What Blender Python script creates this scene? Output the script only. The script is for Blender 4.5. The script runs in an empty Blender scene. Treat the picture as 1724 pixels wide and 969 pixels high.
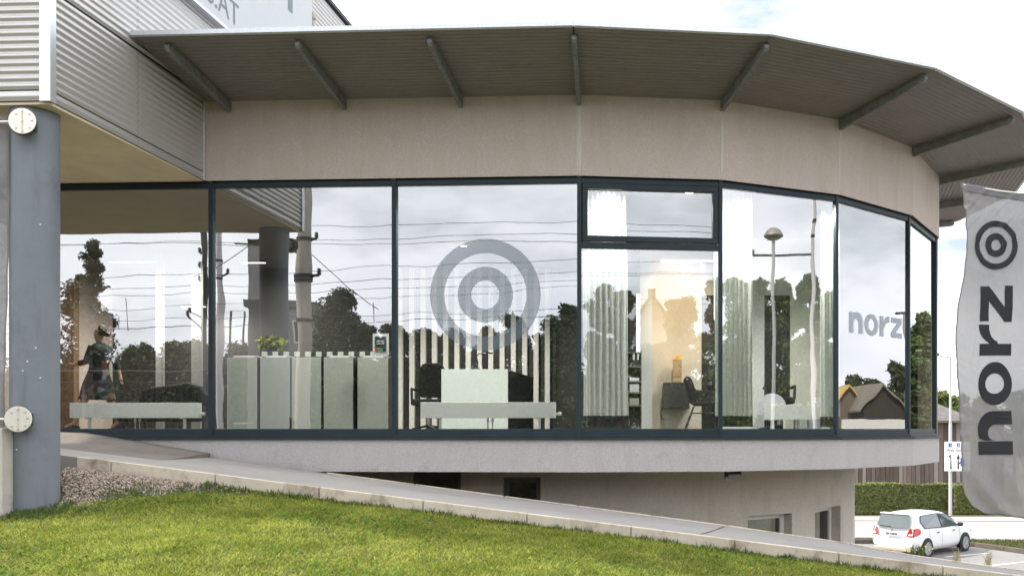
import bpy, bmesh, math, random
import numpy as np
from mathutils import Vector, Matrix

R = math.radians
SC = bpy.context.scene
COL = SC.collection
random.seed(7)
rng = np.random.default_rng(11)

# ------------------------------------------------------------------ camera
# eye at the origin, z = 0 is eye level (just above the showroom floor)
F, CX, HY = 1550.0, 1078.0, 722.0
cam_d = bpy.data.cameras.new('camera')
cam = bpy.data.objects.new('camera', cam_d); COL.objects.link(cam)
cam.location = (0, 0, 0); cam.rotation_euler = (R(90), 0, 0)
cam_d.sensor_width = 36.0
cam_d.lens = 36.0 * F / 1724.0
cam_d.shift_x = (862.0 - CX) / 1724.0
cam_d.shift_y = (HY - 484.5) / 1724.0
cam_d.clip_start = 0.05; cam_d.clip_end = 3000
SC.camera = cam

# ------------------------------------------------------------------ sky and sun
SUN_DIR = Vector((-0.93, 0.085, 0.98)).normalized()          # towards the sun
SUN_EL = math.asin(SUN_DIR.z); SUN_AZ = math.atan2(SUN_DIR.x, SUN_DIR.y)
w = bpy.data.worlds.new('World'); SC.world = w; w.use_nodes = True
nt = w.node_tree; nt.nodes.clear()
def N(tree, t, **kw):
    n = tree.nodes.new(t)
    for k, v in kw.items(): setattr(n, k, v)
    return n
sky = N(nt, 'ShaderNodeTexSky', sky_type='NISHITA', sun_disc=False)
sky.sun_elevation = SUN_EL; sky.sun_rotation = SUN_AZ
sky.air_density = 1.0; sky.dust_density = 2.0; sky.ozone_density = 1.2
tc = N(nt, 'ShaderNodeTexCoord')
mp = N(nt, 'ShaderNodeMapping'); mp.inputs['Scale'].default_value = (1.0, 1.0, 2.6); mp.inputs['Location'].default_value = (6.8, 28.87, 3.79)
nz = N(nt, 'ShaderNodeTexNoise'); nz.inputs['Scale'].default_value = 2.3; nz.inputs['Detail'].default_value = 9; nz.inputs['Roughness'].default_value = 0.58
rp_ = N(nt, 'ShaderNodeValToRGB'); rp_.color_ramp.elements[0].position = 0.33; rp_.color_ramp.elements[1].position = 0.57
rp_.color_ramp.elements[0].color = (0, 0, 0, 1); rp_.color_ramp.elements[1].color = (1, 1, 1, 1)
nz2 = N(nt, 'ShaderNodeTexNoise'); nz2.inputs['Scale'].default_value = 5.0; nz2.inputs['Detail'].default_value = 6
cr2 = N(nt, 'ShaderNodeValToRGB')
cr2.color_ramp.elements[0].position = 0.3; cr2.color_ramp.elements[1].position = 0.72
cr2.color_ramp.elements[0].color = (15.5, 16.2, 17.6, 1); cr2.color_ramp.elements[1].color = (22.5, 22.6, 23.0, 1)
mx = N(nt, 'ShaderNodeMixRGB')
bg = N(nt, 'ShaderNodeBackground'); bg.inputs['Strength'].default_value = 0.11
ow = N(nt, 'ShaderNodeOutputWorld')
L = nt.links.new
L(tc.outputs['Generated'], mp.inputs['Vector']); L(mp.outputs['Vector'], nz.inputs['Vector']); L(mp.outputs['Vector'], nz2.inputs['Vector'])
L(nz.outputs['Fac'], rp_.inputs['Fac']); L(nz2.outputs['Fac'], cr2.inputs['Fac'])
hz = N(nt, 'ShaderNodeMixRGB'); hz.inputs['Fac'].default_value = 0.8; hz.inputs['Color2'].default_value = (6.0, 6.75, 7.4, 1); L(sky.outputs['Color'], hz.inputs['Color1'])
L(rp_.outputs['Color'], mx.inputs['Fac']); L(hz.outputs['Color'], mx.inputs['Color1']); L(cr2.outputs['Color'], mx.inputs['Color2'])
L(mx.outputs['Color'], bg.inputs['Color']); L(bg.outputs['Background'], ow.inputs['Surface'])

sd = bpy.data.lights.new('sun', 'SUN'); sd.energy = 5.0; sd.angle = R(2.0); sd.color = (1.0, 0.93, 0.80)
sun = bpy.data.objects.new('sun', sd); COL.objects.link(sun)
sun.rotation_euler = SUN_DIR.to_track_quat('Z', 'Y').to_euler(); sun.location = (-30, 10, 40)

SC.view_settings.view_transform = 'Standard'; SC.view_settings.look = 'None'
SC.view_settings.exposure = 0.42; SC.view_settings.gamma = 1.0; SC.view_settings.use_curve_mapping = False
SC.render.engine = 'CYCLES'
cy = SC.cycles
cy.max_bounces = 8; cy.diffuse_bounces = 4; cy.glossy_bounces = 5; cy.transmission_bounces = 4; cy.transparent_max_bounces = 16
cy.caustics_reflective = False; cy.caustics_refractive = False; cy.sample_clamp_indirect = 6.0
cy.use_denoising = True

# ------------------------------------------------------------------ helpers
def P(px, py, d):
    """photo pixel + depth (m) -> world point"""
    return Vector(((px - CX) / F * d, d, (HY - py) / F * d))

MATS = {}
def M(name, col, rough=0.6, metal=0.0, var=0.0, vscale=6.0, bump=0.0, bscale=60.0, spec=0.5, island=0.0, col2=None, stretch=None, transl=0.0, emit=0.0, dirt=None, streak=None):
    if name in MATS: return MATS[name]
    m = bpy.data.materials.new(name); m.use_nodes = True; t = m.node_tree; b = t.nodes['Principled BSDF']
    b.inputs['Base Color'].default_value = (*col, 1); b.inputs['Roughness'].default_value = rough; b.inputs['Metallic'].default_value = metal
    b.inputs['Specular IOR Level'].default_value = spec
    l = t.links.new; cur = None
    tcn = N(t, 'ShaderNodeTexCoord'); vec = tcn.outputs['Object']
    if stretch:
        mpn = N(t, 'ShaderNodeMapping'); mpn.inputs['Scale'].default_value = stretch; l(vec, mpn.inputs['Vector']); vec = mpn.outputs['Vector']
    if var or col2:
        n = N(t, 'ShaderNodeTexNoise'); n.inputs['Scale'].default_value = vscale; n.inputs['Detail'].default_value = 8; n.inputs['Roughness'].default_value = 0.65
        l(vec, n.inputs['Vector'])
        cr = N(t, 'ShaderNodeValToRGB'); e = cr.color_ramp.elements
        e[0].position = 0.32; e[1].position = 0.68
        c2 = col2 if col2 else tuple(min(1, c * (1 + var)) for c in col)
        c1 = col if col2 else tuple(c * (1 - var) for c in col)
        e[0].color = (*c1, 1); e[1].color = (*c2, 1)
        l(n.outputs['Fac'], cr.inputs['Fac']); cur = cr.outputs['Color']
    if dirt:                                    # (colour, scale, threshold): patches of dirt
        n = N(t, 'ShaderNodeTexNoise'); n.inputs['Scale'].default_value = dirt[1]; n.inputs['Detail'].default_value = 10; n.inputs['Roughness'].default_value = 0.7
        l(vec, n.inputs['Vector'])
        cr = N(t, 'ShaderNodeValToRGB'); e = cr.color_ramp.elements; e[0].position = dirt[2]; e[1].position = min(1, dirt[2] + 0.18)
        e[0].color = (0, 0, 0, 1); e[1].color = (1, 1, 1, 1); l(n.outputs['Fac'], cr.inputs['Fac'])
        mxn = N(t, 'ShaderNodeMixRGB'); l(cr.outputs['Color'], mxn.inputs['Fac'])
        if cur: l(cur, mxn.inputs['Color1'])
        else: mxn.inputs['Color1'].default_value = (*col, 1)
        mxn.inputs['Color2'].default_value = (*dirt[0], 1); cur = mxn.outputs['Color']
    if streak:                                  # (colour, scale, threshold, stretch): run-off streaks
        mps = N(t, 'ShaderNodeMapping'); mps.inputs['Scale'].default_value = streak[3]; l(tcn.outputs['Object'], mps.inputs['Vector'])
        n = N(t, 'ShaderNodeTexNoise'); n.inputs['Scale'].default_value = streak[1]; n.inputs['Detail'].default_value = 6; n.inputs['Roughness'].default_value = 0.6; l(mps.outputs['Vector'], n.inputs['Vector'])
        cr = N(t, 'ShaderNodeValToRGB'); e = cr.color_ramp.elements; e[0].position = streak[2]; e[1].position = min(1, streak[2] + 0.25)
        e[0].color = (0, 0, 0, 1); e[1].color = (0.8, 0.8, 0.8, 1); l(n.outputs['Fac'], cr.inputs['Fac'])
        mxn = N(t, 'ShaderNodeMixRGB'); l(cr.outputs['Color'], mxn.inputs['Fac'])
        if cur: l(cur, mxn.inputs['Color1'])
        else: mxn.inputs['Color1'].default_value = (*col, 1)
        mxn.inputs['Color2'].default_value = (*streak[0], 1); cur = mxn.outputs['Color']
    if island:
        g = N(t, 'ShaderNodeNewGeometry'); hs = N(t, 'ShaderNodeHueSaturation')
        mr = N(t, 'ShaderNodeMapRange'); mr.inputs['To Min'].default_value = 1 - island; mr.inputs['To Max'].default_value = 1 + island
        l(g.outputs['Random Per Island'], mr.inputs['Value']); l(mr.outputs['Result'], hs.inputs['Value'])
        mr2 = N(t, 'ShaderNodeMapRange'); mr2.inputs['To Min'].default_value = 0.5 - island * 0.05; mr2.inputs['To Max'].default_value = 0.5 + island * 0.04
        mu = N(t, 'ShaderNodeMath', operation='FRACT'); mm = N(t, 'ShaderNodeMath', operation='MULTIPLY'); mm.inputs[1].default_value = 7.31
        l(g.outputs['Random Per Island'], mm.inputs[0]); l(mm.outputs[0], mu.inputs[0]); l(mu.outputs[0], mr2.inputs['Value']); l(mr2.outputs['Result'], hs.inputs['Hue'])
        if cur: l(cur, hs.inputs['Color'])
        else: hs.inputs['Color'].default_value = (*col, 1)
        cur = hs.outputs['Color']
    if cur: l(cur, b.inputs['Base Color'])
    if bump:
        n = N(t, 'ShaderNodeTexNoise'); n.inputs['Scale'].default_value = bscale; n.inputs['Detail'].default_value = 5; l(vec, n.inputs['Vector'])
        bp = N(t, 'ShaderNodeBump'); bp.inputs['Strength'].default_value = min(1, bump); bp.inputs['Distance'].default_value = 0.01
        l(n.outputs['Fac'], bp.inputs['Height']); l(bp.outputs['Normal'], b.inputs['Normal'])
    if emit:
        b.inputs['Emission Color'].default_value = (*col, 1); b.inputs['Emission Strength'].default_value = emit
    if transl:
        o = t.nodes['Material Output']; tr = N(t, 'ShaderNodeBsdfTranslucent'); ms = N(t, 'ShaderNodeMixShader'); ms.inputs['Fac'].default_value = transl
        tr.inputs['Color'].default_value = (*col, 1)
        if cur: l(cur, tr.inputs['Color'])
        l(b.outputs['BSDF'], ms.inputs[1]); l(tr.outputs['BSDF'], ms.inputs[2]); l(ms.outputs['Shader'], o.inputs['Surface'])
    MATS[name] = m
    return m

def glass_mat(name, base, tint, wob=0.0, wscale=0.8):
    m = bpy.data.materials.new(name); m.use_nodes = True; t = m.node_tree; t.nodes.clear(); l = t.links.new
    o = N(t, 'ShaderNodeOutputMaterial'); ms = N(t, 'ShaderNodeMixShader'); tr = N(t, 'ShaderNodeBsdfTransparent'); gl = N(t, 'ShaderNodeBsdfGlossy')
    tr.inputs['Color'].default_value = (*tint, 1); gl.inputs['Roughness'].default_value = 0.0; gl.inputs['Color'].default_value = (0.97, 0.985, 1.0, 1)
    fr = N(t, 'ShaderNodeFresnel'); fr.inputs['IOR'].default_value = 1.5
    mr = N(t, 'ShaderNodeMapRange'); mr.inputs['From Min'].default_value = 0.04; mr.inputs['To Min'].default_value = base; mr.inputs['To Max'].default_value = 1.0
    l(fr.outputs['Fac'], mr.inputs['Value']); l(mr.outputs['Result'], ms.inputs['Fac'])
    if wob:
        tcn = N(t, 'ShaderNodeTexCoord'); n = N(t, 'ShaderNodeTexNoise'); n.inputs['Scale'].default_value = wscale; n.inputs['Detail'].default_value = 1.5
        bp = N(t, 'ShaderNodeBump'); bp.inputs['Strength'].default_value = 1.0; bp.inputs['Distance'].default_value = wob
        l(tcn.outputs['Object'], n.inputs['Vector']); l(n.outputs['Fac'], bp.inputs['Height']); l(bp.outputs['Normal'], gl.inputs['Normal'])
    l(tr.outputs[0], ms.inputs[1]); l(gl.outputs[0], ms.inputs[2]); l(ms.outputs[0], o.inputs['Surface'])
    MATS[name] = m
    return m

def film_mat(name, col, alpha):
    m = bpy.data.materials.new(name); m.use_nodes = True; t = m.node_tree; t.nodes.clear(); l = t.links.new
    o = N(t, 'ShaderNodeOutputMaterial'); ms = N(t, 'ShaderNodeMixShader'); tr = N(t, 'ShaderNodeBsdfTransparent'); di = N(t, 'ShaderNodeBsdfDiffuse')
    di.inputs['Color'].default_value = (*col, 1); ms.inputs['Fac'].default_value = alpha
    l(tr.outputs[0], ms.inputs[1]); l(di.outputs[0], ms.inputs[2]); l(ms.outputs[0], o.inputs['Surface'])
    MATS[name] = m
    return m

class MB:
    def __init__(s): s.v = []; s.f = []
    def add(s, vs, fs):
        n = len(s.v); s.v += [tuple(p) for p in vs]; s.f += [tuple(i + n for i in f) for f in fs]; return s
    def quad(s, a, b, c, d): return s.add([a, b, c, d], [(0, 1, 2, 3)])
    def poly(s, pts): return s.add(pts, [tuple(range(len(pts)))])
    def box(s, x0, x1, y0, y1, z0, z1):
        return s.hexa([(x0, y0, z0), (x1, y0, z0), (x1, y1, z0), (x0, y1, z0)], [(x0, y0, z1), (x1, y0, z1), (x1, y1, z1), (x0, y1, z1)])
    def hexa(s, bot, top):
        n = len(bot)
        fs = [tuple(reversed(range(n))), tuple(range(n, 2 * n))] + [(i, (i + 1) % n, n + (i + 1) % n, n + i) for i in range(n)]
        return s.add(list(bot) + list(top), fs)
    def obox(s, c, ux, uy, uz, hx, hy, hz):
        c = Vector(c); ux = Vector(ux) * hx; uy = Vector(uy) * hy; uz = Vector(uz) * hz
        return s.hexa([c - ux - uy - uz, c + ux - uy - uz, c + ux + uy - uz, c - ux + uy - uz], [c - ux - uy + uz, c + ux - uy + uz, c + ux + uy + uz, c - ux + uy + uz])
    def tube(s, pts, r, n=8, cap=True):
        pts = [Vector(p) for p in pts]; rs = r if isinstance(r, (list, tuple)) else [r] * len(pts)
        rings = []; prev = None
        for i, p in enumerate(pts):
            t = (pts[min(i + 1, len(pts) - 1)] - pts[max(i - 1, 0)]).normalized()
            if prev is None:
                a = Vector((0, 0, 1)) if abs(t.z) < 0.9 else Vector((1, 0, 0)); u = t.cross(a).normalized()
            else: u = (prev - t * prev.dot(t)).normalized()
            prev = u; v = t.cross(u)
            rings.append([p + (u * math.cos(2 * math.pi * k / n) + v * math.sin(2 * math.pi * k / n)) * rs[i] for k in range(n)])
        b = len(s.v); s.v += [tuple(q) for rg in rings for q in rg]
        for i in range(len(pts) - 1):
            for k in range(n): s.f.append((b + i * n + k, b + i * n + (k + 1) % n, b + (i + 1) * n + (k + 1) % n, b + (i + 1) * n + k))
        if cap:
            s.f.append(tuple(b + k for k in reversed(range(n)))); e = b + (len(pts) - 1) * n; s.f.append(tuple(e + k for k in range(n)))
        return s
    def lathe(s, prof, c=(0, 0, 0), n=24, axis=(0, 0, 1)):
        ax = Vector(axis).normalized(); a = Vector((1, 0, 0)) if abs(ax.x) < 0.9 else Vector((0, 1, 0)); u = ax.cross(a).normalized(); v = ax.cross(u); c = Vector(c)
        b = len(s.v)
        for (r, h) in prof:
            for k in range(n):
                an = 2 * math.pi * k / n; s.v.append(tuple(c + ax * h + (u * math.cos(an) + v * math.sin(an)) * r))
        for i in range(len(prof) - 1):
            for k in range(n): s.f.append((b + i * n + k, b + i * n + (k + 1) % n, b + (i + 1) * n + (k + 1) % n, b + (i + 1) * n + k))
        if prof[0][0] > 1e-5: s.f.append(tuple(b + k for k in reversed(range(n))))
        if prof[-1][0] > 1e-5: e = b + (len(prof) - 1) * n; s.f.append(tuple(e + k for k in range(n)))
        return s
    def grid(s, pts):
        h = len(pts); w_ = len(pts[0]); b = len(s.v); s.v += [tuple(p) for row in pts for p in row]
        for i in range(h - 1):
            for j in range(w_ - 1): s.f.append((b + i * w_ + j, b + i * w_ + j + 1, b + (i + 1) * w_ + j + 1, b + (i + 1) * w_ + j))
        return s
    def build(s, name, mat, parent=None, smooth=False, bevel=0.0, label=None, recalc=True):
        me = bpy.data.meshes.new(name); me.from_pydata(s.v, [], s.f)
        if recalc:
            bm = bmesh.new(); bm.from_mesh(me); bmesh.ops.recalc_face_normals(bm, faces=bm.faces); bm.to_mesh(me); bm.free()
        me.materials.append(mat)
        return link(name, me, parent, smooth, bevel, label)

def link(name, me, parent=None, smooth=False, bevel=0.0, label=None):
    o = bpy.data.objects.new(name, me)
    COL.objects.link(o)
    if parent is not None:
        o.parent = parent
        root = parent
        while root.parent: root = root.parent
        if parent.type == 'EMPTY': o.matrix_parent_inverse = Matrix.Translation(-Vector(parent.location))
    if smooth:
        me.polygons.foreach_set('use_smooth', [True] * len(me.polygons))
        try: me.set_sharp_from_angle(angle=R(35))
        except Exception: pass
    if bevel:
        b = o.modifiers.new('bevel', 'BEVEL'); b.width = bevel; b.segments = 2; b.limit_method = 'ANGLE'; b.angle_limit = R(50)
    if label: o['label'] = label
    return o

def rebase(o):
    """put a single-mesh thing's origin at the middle of its base"""
    me = o.data; co = np.empty(len(me.vertices) * 3); me.vertices.foreach_get('co', co); co = co.reshape(-1, 3)
    b = np.array([(co[:, 0].min() + co[:, 0].max()) / 2, (co[:, 1].min() + co[:, 1].max()) / 2, co[:, 2].min()])
    me.vertices.foreach_set('co', (co - b).ravel()); o.location = b; me.update()
    for ch in o.children: ch.matrix_parent_inverse = Matrix.Translation(-Vector(b))
    return o

def np_mesh(name, verts, faces, mat, parent=None):
    verts = np.asarray(verts, dtype=np.float32); faces = np.asarray(faces, dtype=np.int32); k = faces.shape[1]
    me = bpy.data.meshes.new(name)
    me.vertices.add(len(verts)); me.vertices.foreach_set('co', verts.ravel())
    me.loops.add(faces.size); me.loops.foreach_set('vertex_index', faces.ravel())
    me.polygons.add(len(faces)); me.polygons.foreach_set('loop_start', np.arange(0, faces.size, k, dtype=np.int32))
    me.update(calc_edges=True); me.materials.append(mat)
    return link(name, me, parent)

def tag(o, label, cat=None, group=None, kind=None):
    o['label'] = label
    if cat: o['category'] = cat
    if group: o['group'] = group
    if kind: o['kind'] = kind
    return o
def thing(name, label, cat, loc, group=None):
    o = bpy.data.objects.new(name, None); COL.objects.link(o); o.location = loc; o.empty_display_size = 0.2
    return tag(o, label, cat, group)
def struct(o, label=None):
    o['kind'] = 'structure'
    if label: o['label'] = label
    return o

def text_mesh(s, size):
    cu = bpy.data.curves.new('t', 'FONT'); cu.body = s; cu.size = size; cu.align_x = 'LEFT'
    ob = bpy.data.objects.new('t', cu); COL.objects.link(ob)
    dg = bpy.context.evaluated_depsgraph_get(); me = ob.evaluated_get(dg).to_mesh()
    v = [tuple(p.co) for p in me.vertices]; f = [tuple(p.vertices) for p in me.polygons]
    ob.evaluated_get(dg).to_mesh_clear(); bpy.data.objects.remove(ob); bpy.data.curves.remove(cu)
    return v, f

# ------------------------------------------------------------------ building frame: a flat front that runs into a twenty-sided drum
FACE_LEN = 1.655
ANG = [-2.9, 6.1, 24.1, 42.1, 60.1, 78.1, 96.1, 114.1, 132.1, 150.1]
C = [Vector(((975 - CX) / F * 10.5, 10.5))]
for a in ANG[1:]: C.append(C[-1] + FACE_LEN * Vector((math.cos(R(a)), math.sin(R(a)))))
def U(i): return Vector((math.cos(R(ANG[i])), math.sin(R(ANG[i]))))
def NRM(i): return Vector((math.sin(R(ANG[i])), -math.cos(R(ANG[i]))))
FLATL = -9.0
def W(k, o):
    """plan point of corner k pushed out by o (k = 0 ends the flat front; negative k floats: metres along the flat front)"""
    if k == 'L': return C[0] + U(0) * FLATL + NRM(0) * o
    a = ANG[k]; b = ANG[k + 1] if k + 1 < len(ANG) else ANG[k]
    m = R((a + b) / 2); h = R((b - a) / 2)
    return C[k] + Vector((math.sin(m), -math.cos(m))) * (o / math.cos(h))
def FL(s, o, z):
    p = C[0] + U(0) * s + NRM(0) * o; return Vector((p.x, p.y, z))
def FA(i, s, o, z):
    """facet i (1 = first turned facet): s metres from its left corner"""
    p = (C[i - 1] if i else C[0]) + U(i) * s + NRM(i) * o; return Vector((p.x, p.y, z))
def on_facet(i, px, py):
    """the point of facet plane i (glass) that the photo shows at px, py"""
    dvec = Vector(((px - CX) / F, 1.0)); n = NRM(i); a = FA(i, 0, -0.07, 0).xy
    d = a.dot(n) / dvec.dot(n); return P(px, py, d)
def mirror(i, px, py, dv):
    """place that facet i mirrors to photo pixel px, py at apparent depth dv"""
    q = P(px, py, dv); n = NRM(i); a = FA(i, 0, -0.07, 0).xy
    k = (q.xy - a).dot(n); r = q.xy - 2 * k * n; return Vector((r.x, r.y, q.z))
SL = -4.385                      # where the metal block meets the front
Z_SOF, Z_TOP, Z_SILL, Z_BAND = 2.89, 3.81, -0.112, -0.49
GZ = -4.12                       # car park level

# ------------------------------------------------------------------ materials
plaster = M('plaster', (0.515, 0.44, 0.40), 0.9, var=0.13, vscale=55, bump=0.9, bscale=80, dirt=((0.46, 0.385, 0.34), 1.6, 0.54), streak=((0.45, 0.375, 0.325), 3.0, 0.50, (1.6, 1.6, 0.22)))
plaster_low = M('plaster_low', (0.435, 0.41, 0.40), 0.9, var=0.13, vscale=55, bump=0.9, bscale=80, streak=((0.385, 0.36, 0.345), 3.5, 0.52, (1.8, 1.8, 0.3)), dirt=((0.33, 0.31, 0.31), 4.0, 0.58))
plaster_base = M('plaster_base', (0.52, 0.475, 0.41), 0.92, var=0.10, vscale=40, bump=0.8, bscale=60, streak=((0.40, 0.36, 0.30), 2.5, 0.52, (1.6, 1.6, 0.3)), dirt=((0.40, 0.36, 0.31), 1.8, 0.56))
soffit_pl = M('soffit_plaster', (0.74, 0.62, 0.46), 0.92, var=0.08, vscale=3.0, bump=0.5, bscale=50)
frame_m = M('frame_anthracite', (0.018, 0.030, 0.038), 0.5, spec=0.25, var=0.15, vscale=4)
gasket = M('gasket_black', (0.008, 0.008, 0.009), 0.7)
galv = M('galvanised', (0.50, 0.52, 0.55), 0.38, metal=0.75, var=0.12, vscale=9, dirt=((0.42, 0.40, 0.37), 6, 0.6))
clad = M('cladding_aluminium', (0.52, 0.505, 0.49), 0.40, metal=0.5, var=0.05, vscale=2, bump=0.03, bscale=9)
clad_front = M('cladding_aluminium_front', (0.52, 0.505, 0.49), 0.40, metal=0.5, var=0.05, vscale=2)
trim_m = M('corner_trim', (0.62, 0.63, 0.65), 0.35, metal=0.6, var=0.05)
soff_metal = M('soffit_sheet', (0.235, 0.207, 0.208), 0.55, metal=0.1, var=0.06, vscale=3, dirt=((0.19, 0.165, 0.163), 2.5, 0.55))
fascia_m = M('fascia_sheet', (0.62, 0.64, 0.67), 0.42, metal=0.4, var=0.08, vscale=6, stretch=(6, 6, 1), dirt=((0.42, 0.41, 0.39), 7, 0.60))
bracket_m = M('bracket_steel', (0.20, 0.205, 0.20), 0.6, metal=0.3, var=0.25, vscale=14, dirt=((0.16, 0.155, 0.14), 9, 0.56))
concrete = M('concrete', (0.50, 0.46, 0.41), 0.9, var=0.12, vscale=5, bump=0.35, bscale=90, dirt=((0.30, 0.24, 0.18), 4, 0.58))
kerb_m = M('kerb_concrete', (0.55, 0.475, 0.385), 0.9, var=0.12, vscale=4, bump=0.4, bscale=120, dirt=((0.24, 0.185, 0.13), 2.6, 0.50))
asphalt = M('asphalt_pale', (0.275, 0.262, 0.256), 0.93, var=0.10, vscale=2.2, bump=0.6, bscale=180, stretch=(0.5, 1.6, 1), dirt=((0.19, 0.175, 0.165), 2.2, 0.56))
asphalt_dark = M('asphalt_shaded', (0.155, 0.135, 0.125), 0.93, var=0.15, vscale=3, bump=0.6, bscale=150)  # wedge asphalt, darkened in colour for the shade of the overhang
asphalt_park = M('asphalt_parking', (0.19, 0.183, 0.178), 0.95, var=0.10, vscale=0.6, bump=0.4, bscale=40)
road_m = M('asphalt_road', (0.27, 0.26, 0.262), 0.92, var=0.07, vscale=0.4)
white_paint = M('white_road_paint', (0.62, 0.61, 0.58), 0.8, var=0.12, vscale=8)
column_m = M('column_paint', (0.17, 0.185, 0.215), 0.62, var=0.07, vscale=3.5, bump=0.15, bscale=120, dirt=((0.13, 0.138, 0.155), 2.5, 0.55), streak=((0.12, 0.125, 0.135), 4.0, 0.52, (2.0, 2.0, 0.25)))
soil = M('soil', (0.085, 0.075, 0.04), 0.95, col2=(0.06, 0.075, 0.025), vscale=5, bump=0.6, bscale=30)
ground_m = M('meadow_ground', (0.12, 0.12, 0.075), 0.95, col2=(0.17, 0.155, 0.11), vscale=0.15)
white_in = M('white_interior', (0.74, 0.75, 0.73), 0.7, var=0.02)
warm_wall = M('cream_wall', (0.74, 0.66, 0.55), 0.8, var=0.03)
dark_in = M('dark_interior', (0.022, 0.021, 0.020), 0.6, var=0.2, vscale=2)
black_m = M('black_satin', (0.012, 0.012, 0.012), 0.45)
black_fab = M('black_fabric', (0.018, 0.018, 0.019), 0.9, var=0.25, vscale=30)
grey_cab = M('cabinet_grey_green', (0.46, 0.48, 0.43), 0.6, var=0.05, vscale=12)
floor_in = M('interior_floor', (0.20, 0.195, 0.18), 0.5, var=0.06)
brown_m = M('brown_panel', (0.16, 0.095, 0.055), 0.6, var=0.2, vscale=4, stretch=(4, 4, 0.5))
rad_m = M('radiator_enamel', (0.88, 0.90, 0.87), 0.35)
desk_m = M('desk_pale_green', (0.70, 0.76, 0.72), 0.5)
paper = M('paper', (0.82, 0.84, 0.86), 0.8)
curtain_m = M('curtain_fabric', (0.88, 0.91, 0.88), 0.9, transl=0.4, var=0.03, vscale=3)
hem_m = M('curtain_hem', (0.10, 0.105, 0.10), 0.9, transl=0.1)
wood_pale = M('pale_wood', (0.52, 0.36, 0.17), 0.6, var=0.2, vscale=10, stretch=(1, 1, 0.3))
flag_dark = M('flag_print', (0.022, 0.022, 0.026), 0.85, transl=0.06)
steel = M('stainless', (0.62, 0.60, 0.56), 0.3, metal=0.9, var=0.05)
plate_m = M('bracket_plate', (0.74, 0.70, 0.62), 0.35, metal=0.35, var=0.05, vscale=20, dirt=((0.42, 0.24, 0.12), 5, 0.72))
rust = M('rusty_bolt', (0.28, 0.15, 0.08), 0.7, metal=0.5)
bark = M('bark', (0.09, 0.065, 0.045), 0.95, var=0.3, vscale=6, bump=0.6, bscale=20, stretch=(3, 3, 0.6))
leaf_dark = M('leaf_dark', (0.035, 0.058, 0.020), 0.6, island=0.55, transl=0.25)
leaf_mid = M('leaf_mid', (0.060, 0.090, 0.022), 0.6, island=0.5, transl=0.3)
leaf_light = M('leaf_light', (0.11, 0.15, 0.035), 0.6, island=0.5, transl=0.35)
leaf_hedge = M('leaf_hedge', (0.14, 0.165, 0.045), 0.6, island=0.5, transl=0.25)
grass_m = M('grass_blade', (0.15, 0.205, 0.024), 0.8, spec=0.2, col2=(0.36, 0.39, 0.085), vscale=2.6, island=0.55, transl=0.35)
pane_m = glass_mat('window_glass', 0.30, (0.90, 0.94, 0.92), wob=0.0032, wscale=0.9)
pane_small = glass_mat('basement_glass', 0.18, (0.5, 0.55, 0.55))
film_logo = film_mat('film_grey', (0.20, 0.24, 0.29), 0.42)
film_text = film_mat('film_blue_grey', (0.34, 0.40, 0.46), 0.6)

# ------------------------------------------------------------------ ground, car park, road
def zr(x): return -0.328 - 0.126 * (x + 5.0)          # ramp surface
YK = 8.85                                              # front of the kerb
def sstep(a, b, x):
    t = np.clip((x - a) / (b - a), 0, 1); return t * t * (3 - 2 * t)
def lawn_z(x, y):
    x = np.asarray(x, float); y = np.asarray(y, float)
    a = zr(x) - 0.105; b = -0.585
    h = np.clip(0.5 + 0.5 * (b - a) / 0.12, 0, 1); e = b * (1 - h) + a * h - 0.12 * h * (1 - h)
    s = 0.07 + 0.15 * sstep(-2.6, -5.4, -(-x)) if False else 0.07 + 0.15 * (1 - sstep(-5.4, -2.6, x))
    yy = np.maximum(y, -4.0)
    base = e - s * np.minimum(YK - yy, 4.2) - 0.06 * np.maximum(YK - yy - 4.2, 0)
    base = base + 0.018 * np.sin(x * 2.1 + y * 1.3) * np.sin(y * 2.7 - x * 0.8)
    wd = 0.10 + 0.42 * (1 - sstep(-5.2, -3.9, x))
    t = sstep(0, 1, np.clip((YK - y) / wd, 0, 1))
    return (zr(x) - 0.10) * (1 - t) + base * t

g = MB(); n_ = 48; rr = 900
g.poly([(rr * math.cos(2 * math.pi * k / n_), rr * math.sin(2 * math.pi * k / n_), GZ - 0.03) for k in range(n_)])
struct(g.build('ground', ground_m))

xs = np.linspace(-14, 9, 93); ys = np.concatenate([np.linspace(-6, 4, 20), np.linspace(4.15, YK, 48)])
m_ = MB(); m_.grid([[(x, y, float(lawn_z(x, y))) for x in xs] for y in ys])
# banks of the lawn down to the low ground
edge = [(x, ys[0]) for x in xs] + [(xs[-1], y) for y in ys[1:]]
m_.grid([[(x, y, float(lawn_z(x, y))) for x, y in edge], [(x + (3 if i >= len(xs) - 1 else 0), y - 3 * (i < len(xs)), GZ - 0.1) for i, (x, y) in enumerate(edge)]])
m_.grid([[(xs[0], y, float(lawn_z(xs[0], y))) for y in ys], [(xs[0] - 3, y, GZ - 0.1) for y in ys]])
struct(m_.build('lawn', soil, smooth=True))

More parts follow.
